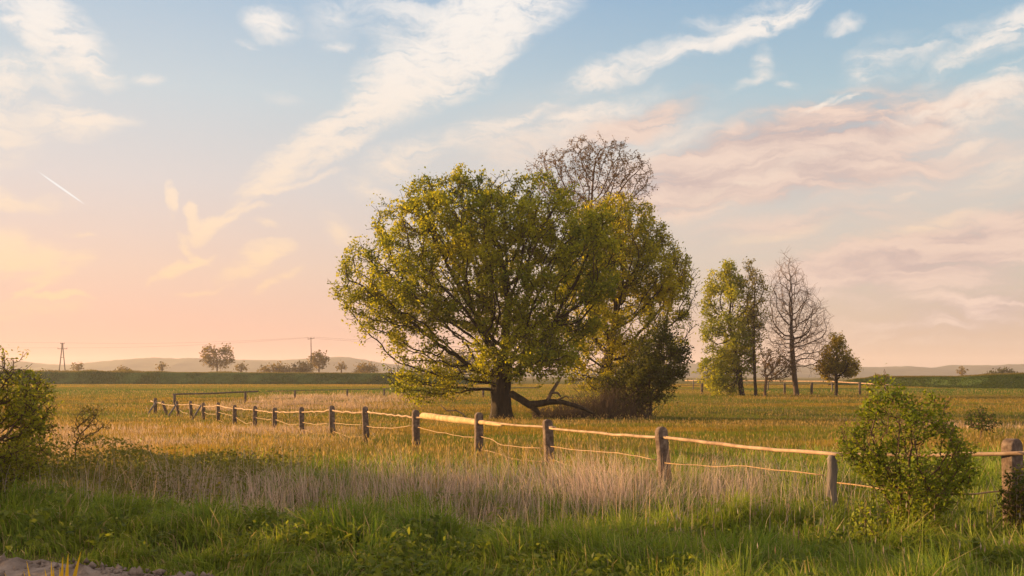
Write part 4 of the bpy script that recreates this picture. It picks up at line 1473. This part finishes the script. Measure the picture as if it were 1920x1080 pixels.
# ------------------------------------------------------------------ fences in the distance
def simple_fence(name, label, posts, rails, rpost, mat_p, mat_r):
    """posts: (px, top py, D); rails: (list of (px, py, D), radius, material or None)"""
    px, py, D = posts[0]
    p0 = W(px, py, D)
    o = Vector((p0.x, D, gz(p0.x, D)))
    root = thing(name, label, 'fence', o)
    for px, py, D in posts:
        t = W(px, py, D)
        b = Vector((t.x, D, gz(t.x, D) - .15))
        mb = MB()
        mb.tube([b - o, b.lerp(t, .5) - o + Vector((random.uniform(-.02, .02), 0, 0)), b.lerp(t, .95) - o, t - o], [rpost, rpost, rpost, rpost * .6], 8, wob=.06)
        mb.build('post', mat_p, root)
    for pts, r, m in rails:
        mb = MB()
        P_ = [W(*q) for q in pts]
        fine = []
        for a, b in zip(P_[:-1], P_[1:]):
            for q in (0, .25, .5, .75):
                fine.append(a.lerp(b, q) - o + Vector((0, 0, random.uniform(-.02, .02))))
        fine.append(P_[-1] - o)
        mb.tube(fine, r, 7, wob=.05)
        mb.build('rail' if r > .02 else 'wire', m or mat_r, root)

simple_fence('rail_fence', 'dark low rail fence in the pale reeds on the left', [(327, 739, 88), (460, 735, 96)],
             [([(324, 739.5, 88), (400, 737.5, 92), (484, 734, 97)], .07, None)], .12, M_DARKWOOD, M_DARKWOOD)
simple_fence('wire_fence', 'faint wire fence across the reeds left of the oak', [(553, 731, 108), (651, 729, 112), (720, 728, 115)],
             [([(500, 734, 104), (600, 731, 110), (740, 728.5, 116)], .035, None)], .11, M_DARKWOOD, M_DARKWOOD)
simple_fence('rail_fence', 'dark rail fence seen behind the oak trunk', [(906, 727, 112), (830, 728, 112)],
             [([(800, 729, 112), (870, 728, 112), (1010, 727, 112)], .05, None)], .13, M_DARKWOOD, M_DARKWOOD)
simple_fence('wire_fence', 'line of dark posts with wire behind the far trees', [(1316, 719, 128), (1372, 719, 128), (1471, 718, 127), (1522, 717, 126), (1612, 716, 125)],
             [([(1270, 722, 128), (1372, 722, 128), (1471, 721, 127), (1522, 720, 126), (1612, 719, 125)], .03, None), ([(1270, 730, 128), (1471, 729, 127), (1612, 728, 125)], .018, None)], .16, M_DARKWOOD, M_DARKWOOD)
simple_fence('rail_fence', 'sunlit pale rail fence crossing behind the far trees', [(1300, 713, 170), (1440, 713.5, 160), (1560, 715, 148), (1660, 720, 138)],
             [([(1285, 713.5, 172), (1440, 714, 160), (1560, 715.5, 148), (1672, 722, 136)], .09, M_RAIL)], .12, M_POSTWOOD, M_RAIL)

# ------------------------------------------------------------------ power line
def pylon():
    D = 520.0
    base = W(117, 705, D)
    o = Vector((base.x, D, gz(base.x, D)))
    root = thing('power_pylon', 'dark A shaped power pylon on the left horizon', 'pylon', o)
    top = W(117, 643, D) - o
    for px in (109, 124):
        mb = MB()
        f = W(px, 706, D) - o
        f.z = -.3
        mb.tube([f, f.lerp(top, .85) + Vector((0, 0, 0)), top + Vector(((px - 117) * .03, 0, 0))], [.26, .24, .2], 8)
        mb.build('leg', M_POLE, root)
    for py, hw, r in ((654, 9, .13), (644.5, 4, .12)):
        mb = MB()
        a, b = W(117 - hw, py, D) - o, W(117 + hw, py, D) - o
        mb.tube([a, b], r, 6)
        for px in (117 - hw + .5, 117 + hw - .5):
            q = W(px, py, D) - o
            mb.tube([q, q + Vector((0, 0, .6))], .12, 6)
        mb.build('crossarm', M_POLE, root)
    mb = MB()
    mb.tube([W(114, 670, D) - o, W(120, 670, D) - o], .14, 6)
    mb.build('strut', M_POLE, root)
pylon()

def pole():
    D = 410.0
    base = W(583, 705, D)
    o = Vector((base.x, D, gz(base.x, D)))
    root = thing('power_pole', 'single wooden power pole beyond the dike left of the oak', 'power pole', o)
    mb = MB()
    mb.tube([Vector((0, 0, -.3)), W(583.4, 660, D) - o, W(583, 632, D) - o], [.20, .17, .13], 8)
    mb.build('pole', M_POLE, root)
    mb = MB()
    mb.tube([W(577, 636, D) - o, W(589.5, 634, D) - o], .10, 6)
    for px in (577.5, 589):
        q = W(px, 635, D) - o
        mb.tube([q, q + Vector((0, 0, .5))], .10, 6)
    mb.build('crossarm', M_POLE, root)
pole()

def line():
    mb = MB()
    for a, b in (((577, 633.5, 410), (108, 652, 520)), ((589, 632, 410), (121, 642.5, 520)), ((108, 652, 520), (-260, 640, 620)), ((121, 642.5, 520), (-250, 628, 620)),
                 ((577, 633.5, 410), (980, 640, 330)), ((589, 632, 410), (1000, 634, 330))):
        A, B = W(*a), W(*b)
        pts = []
        for j in range(15):
            q = j / 14
            p = A.lerp(B, q)
            p.z -= 5.0 * q * (1 - q)
            pts.append(p)
        mb.tube(pts, .022, 4, caps=False)
    o = mb.build('power_line', M_POLE)
    tag(o, 'thin power cables strung from the pylon to the wooden pole', 'cables')
line()

# ------------------------------------------------------------------ evening haze
def haze():
    mb = MB()
    x0, x1, y0, y1, z0, z1 = -2600, 2600, -80, 2600, -4.0, 48.0
    vs = [(x, y, z) for z in (z0, z1) for y in (y0, y1) for x in (x0, x1)]
    mb.add(vs, [(0, 2, 3, 1), (4, 5, 7, 6), (0, 1, 5, 4), (2, 6, 7, 3), (0, 4, 6, 2), (1, 3, 7, 5)])
    m, b, out = mat_new('haze_air')
    pv = b.new('ShaderNodeVolumePrincipled')
    pv.inputs['Color'].default_value = (.90, .83, .90, 1)
    pv.inputs['Density'].default_value = .00024
    pv.inputs['Anisotropy'].default_value = .2
    b.L.new(pv.outputs[0], out.inputs['Volume'])
    o = mb.build('haze', m, smooth=False)
    tag(o, 'thin evening haze over the plain', 'haze', kind='stuff')
haze()
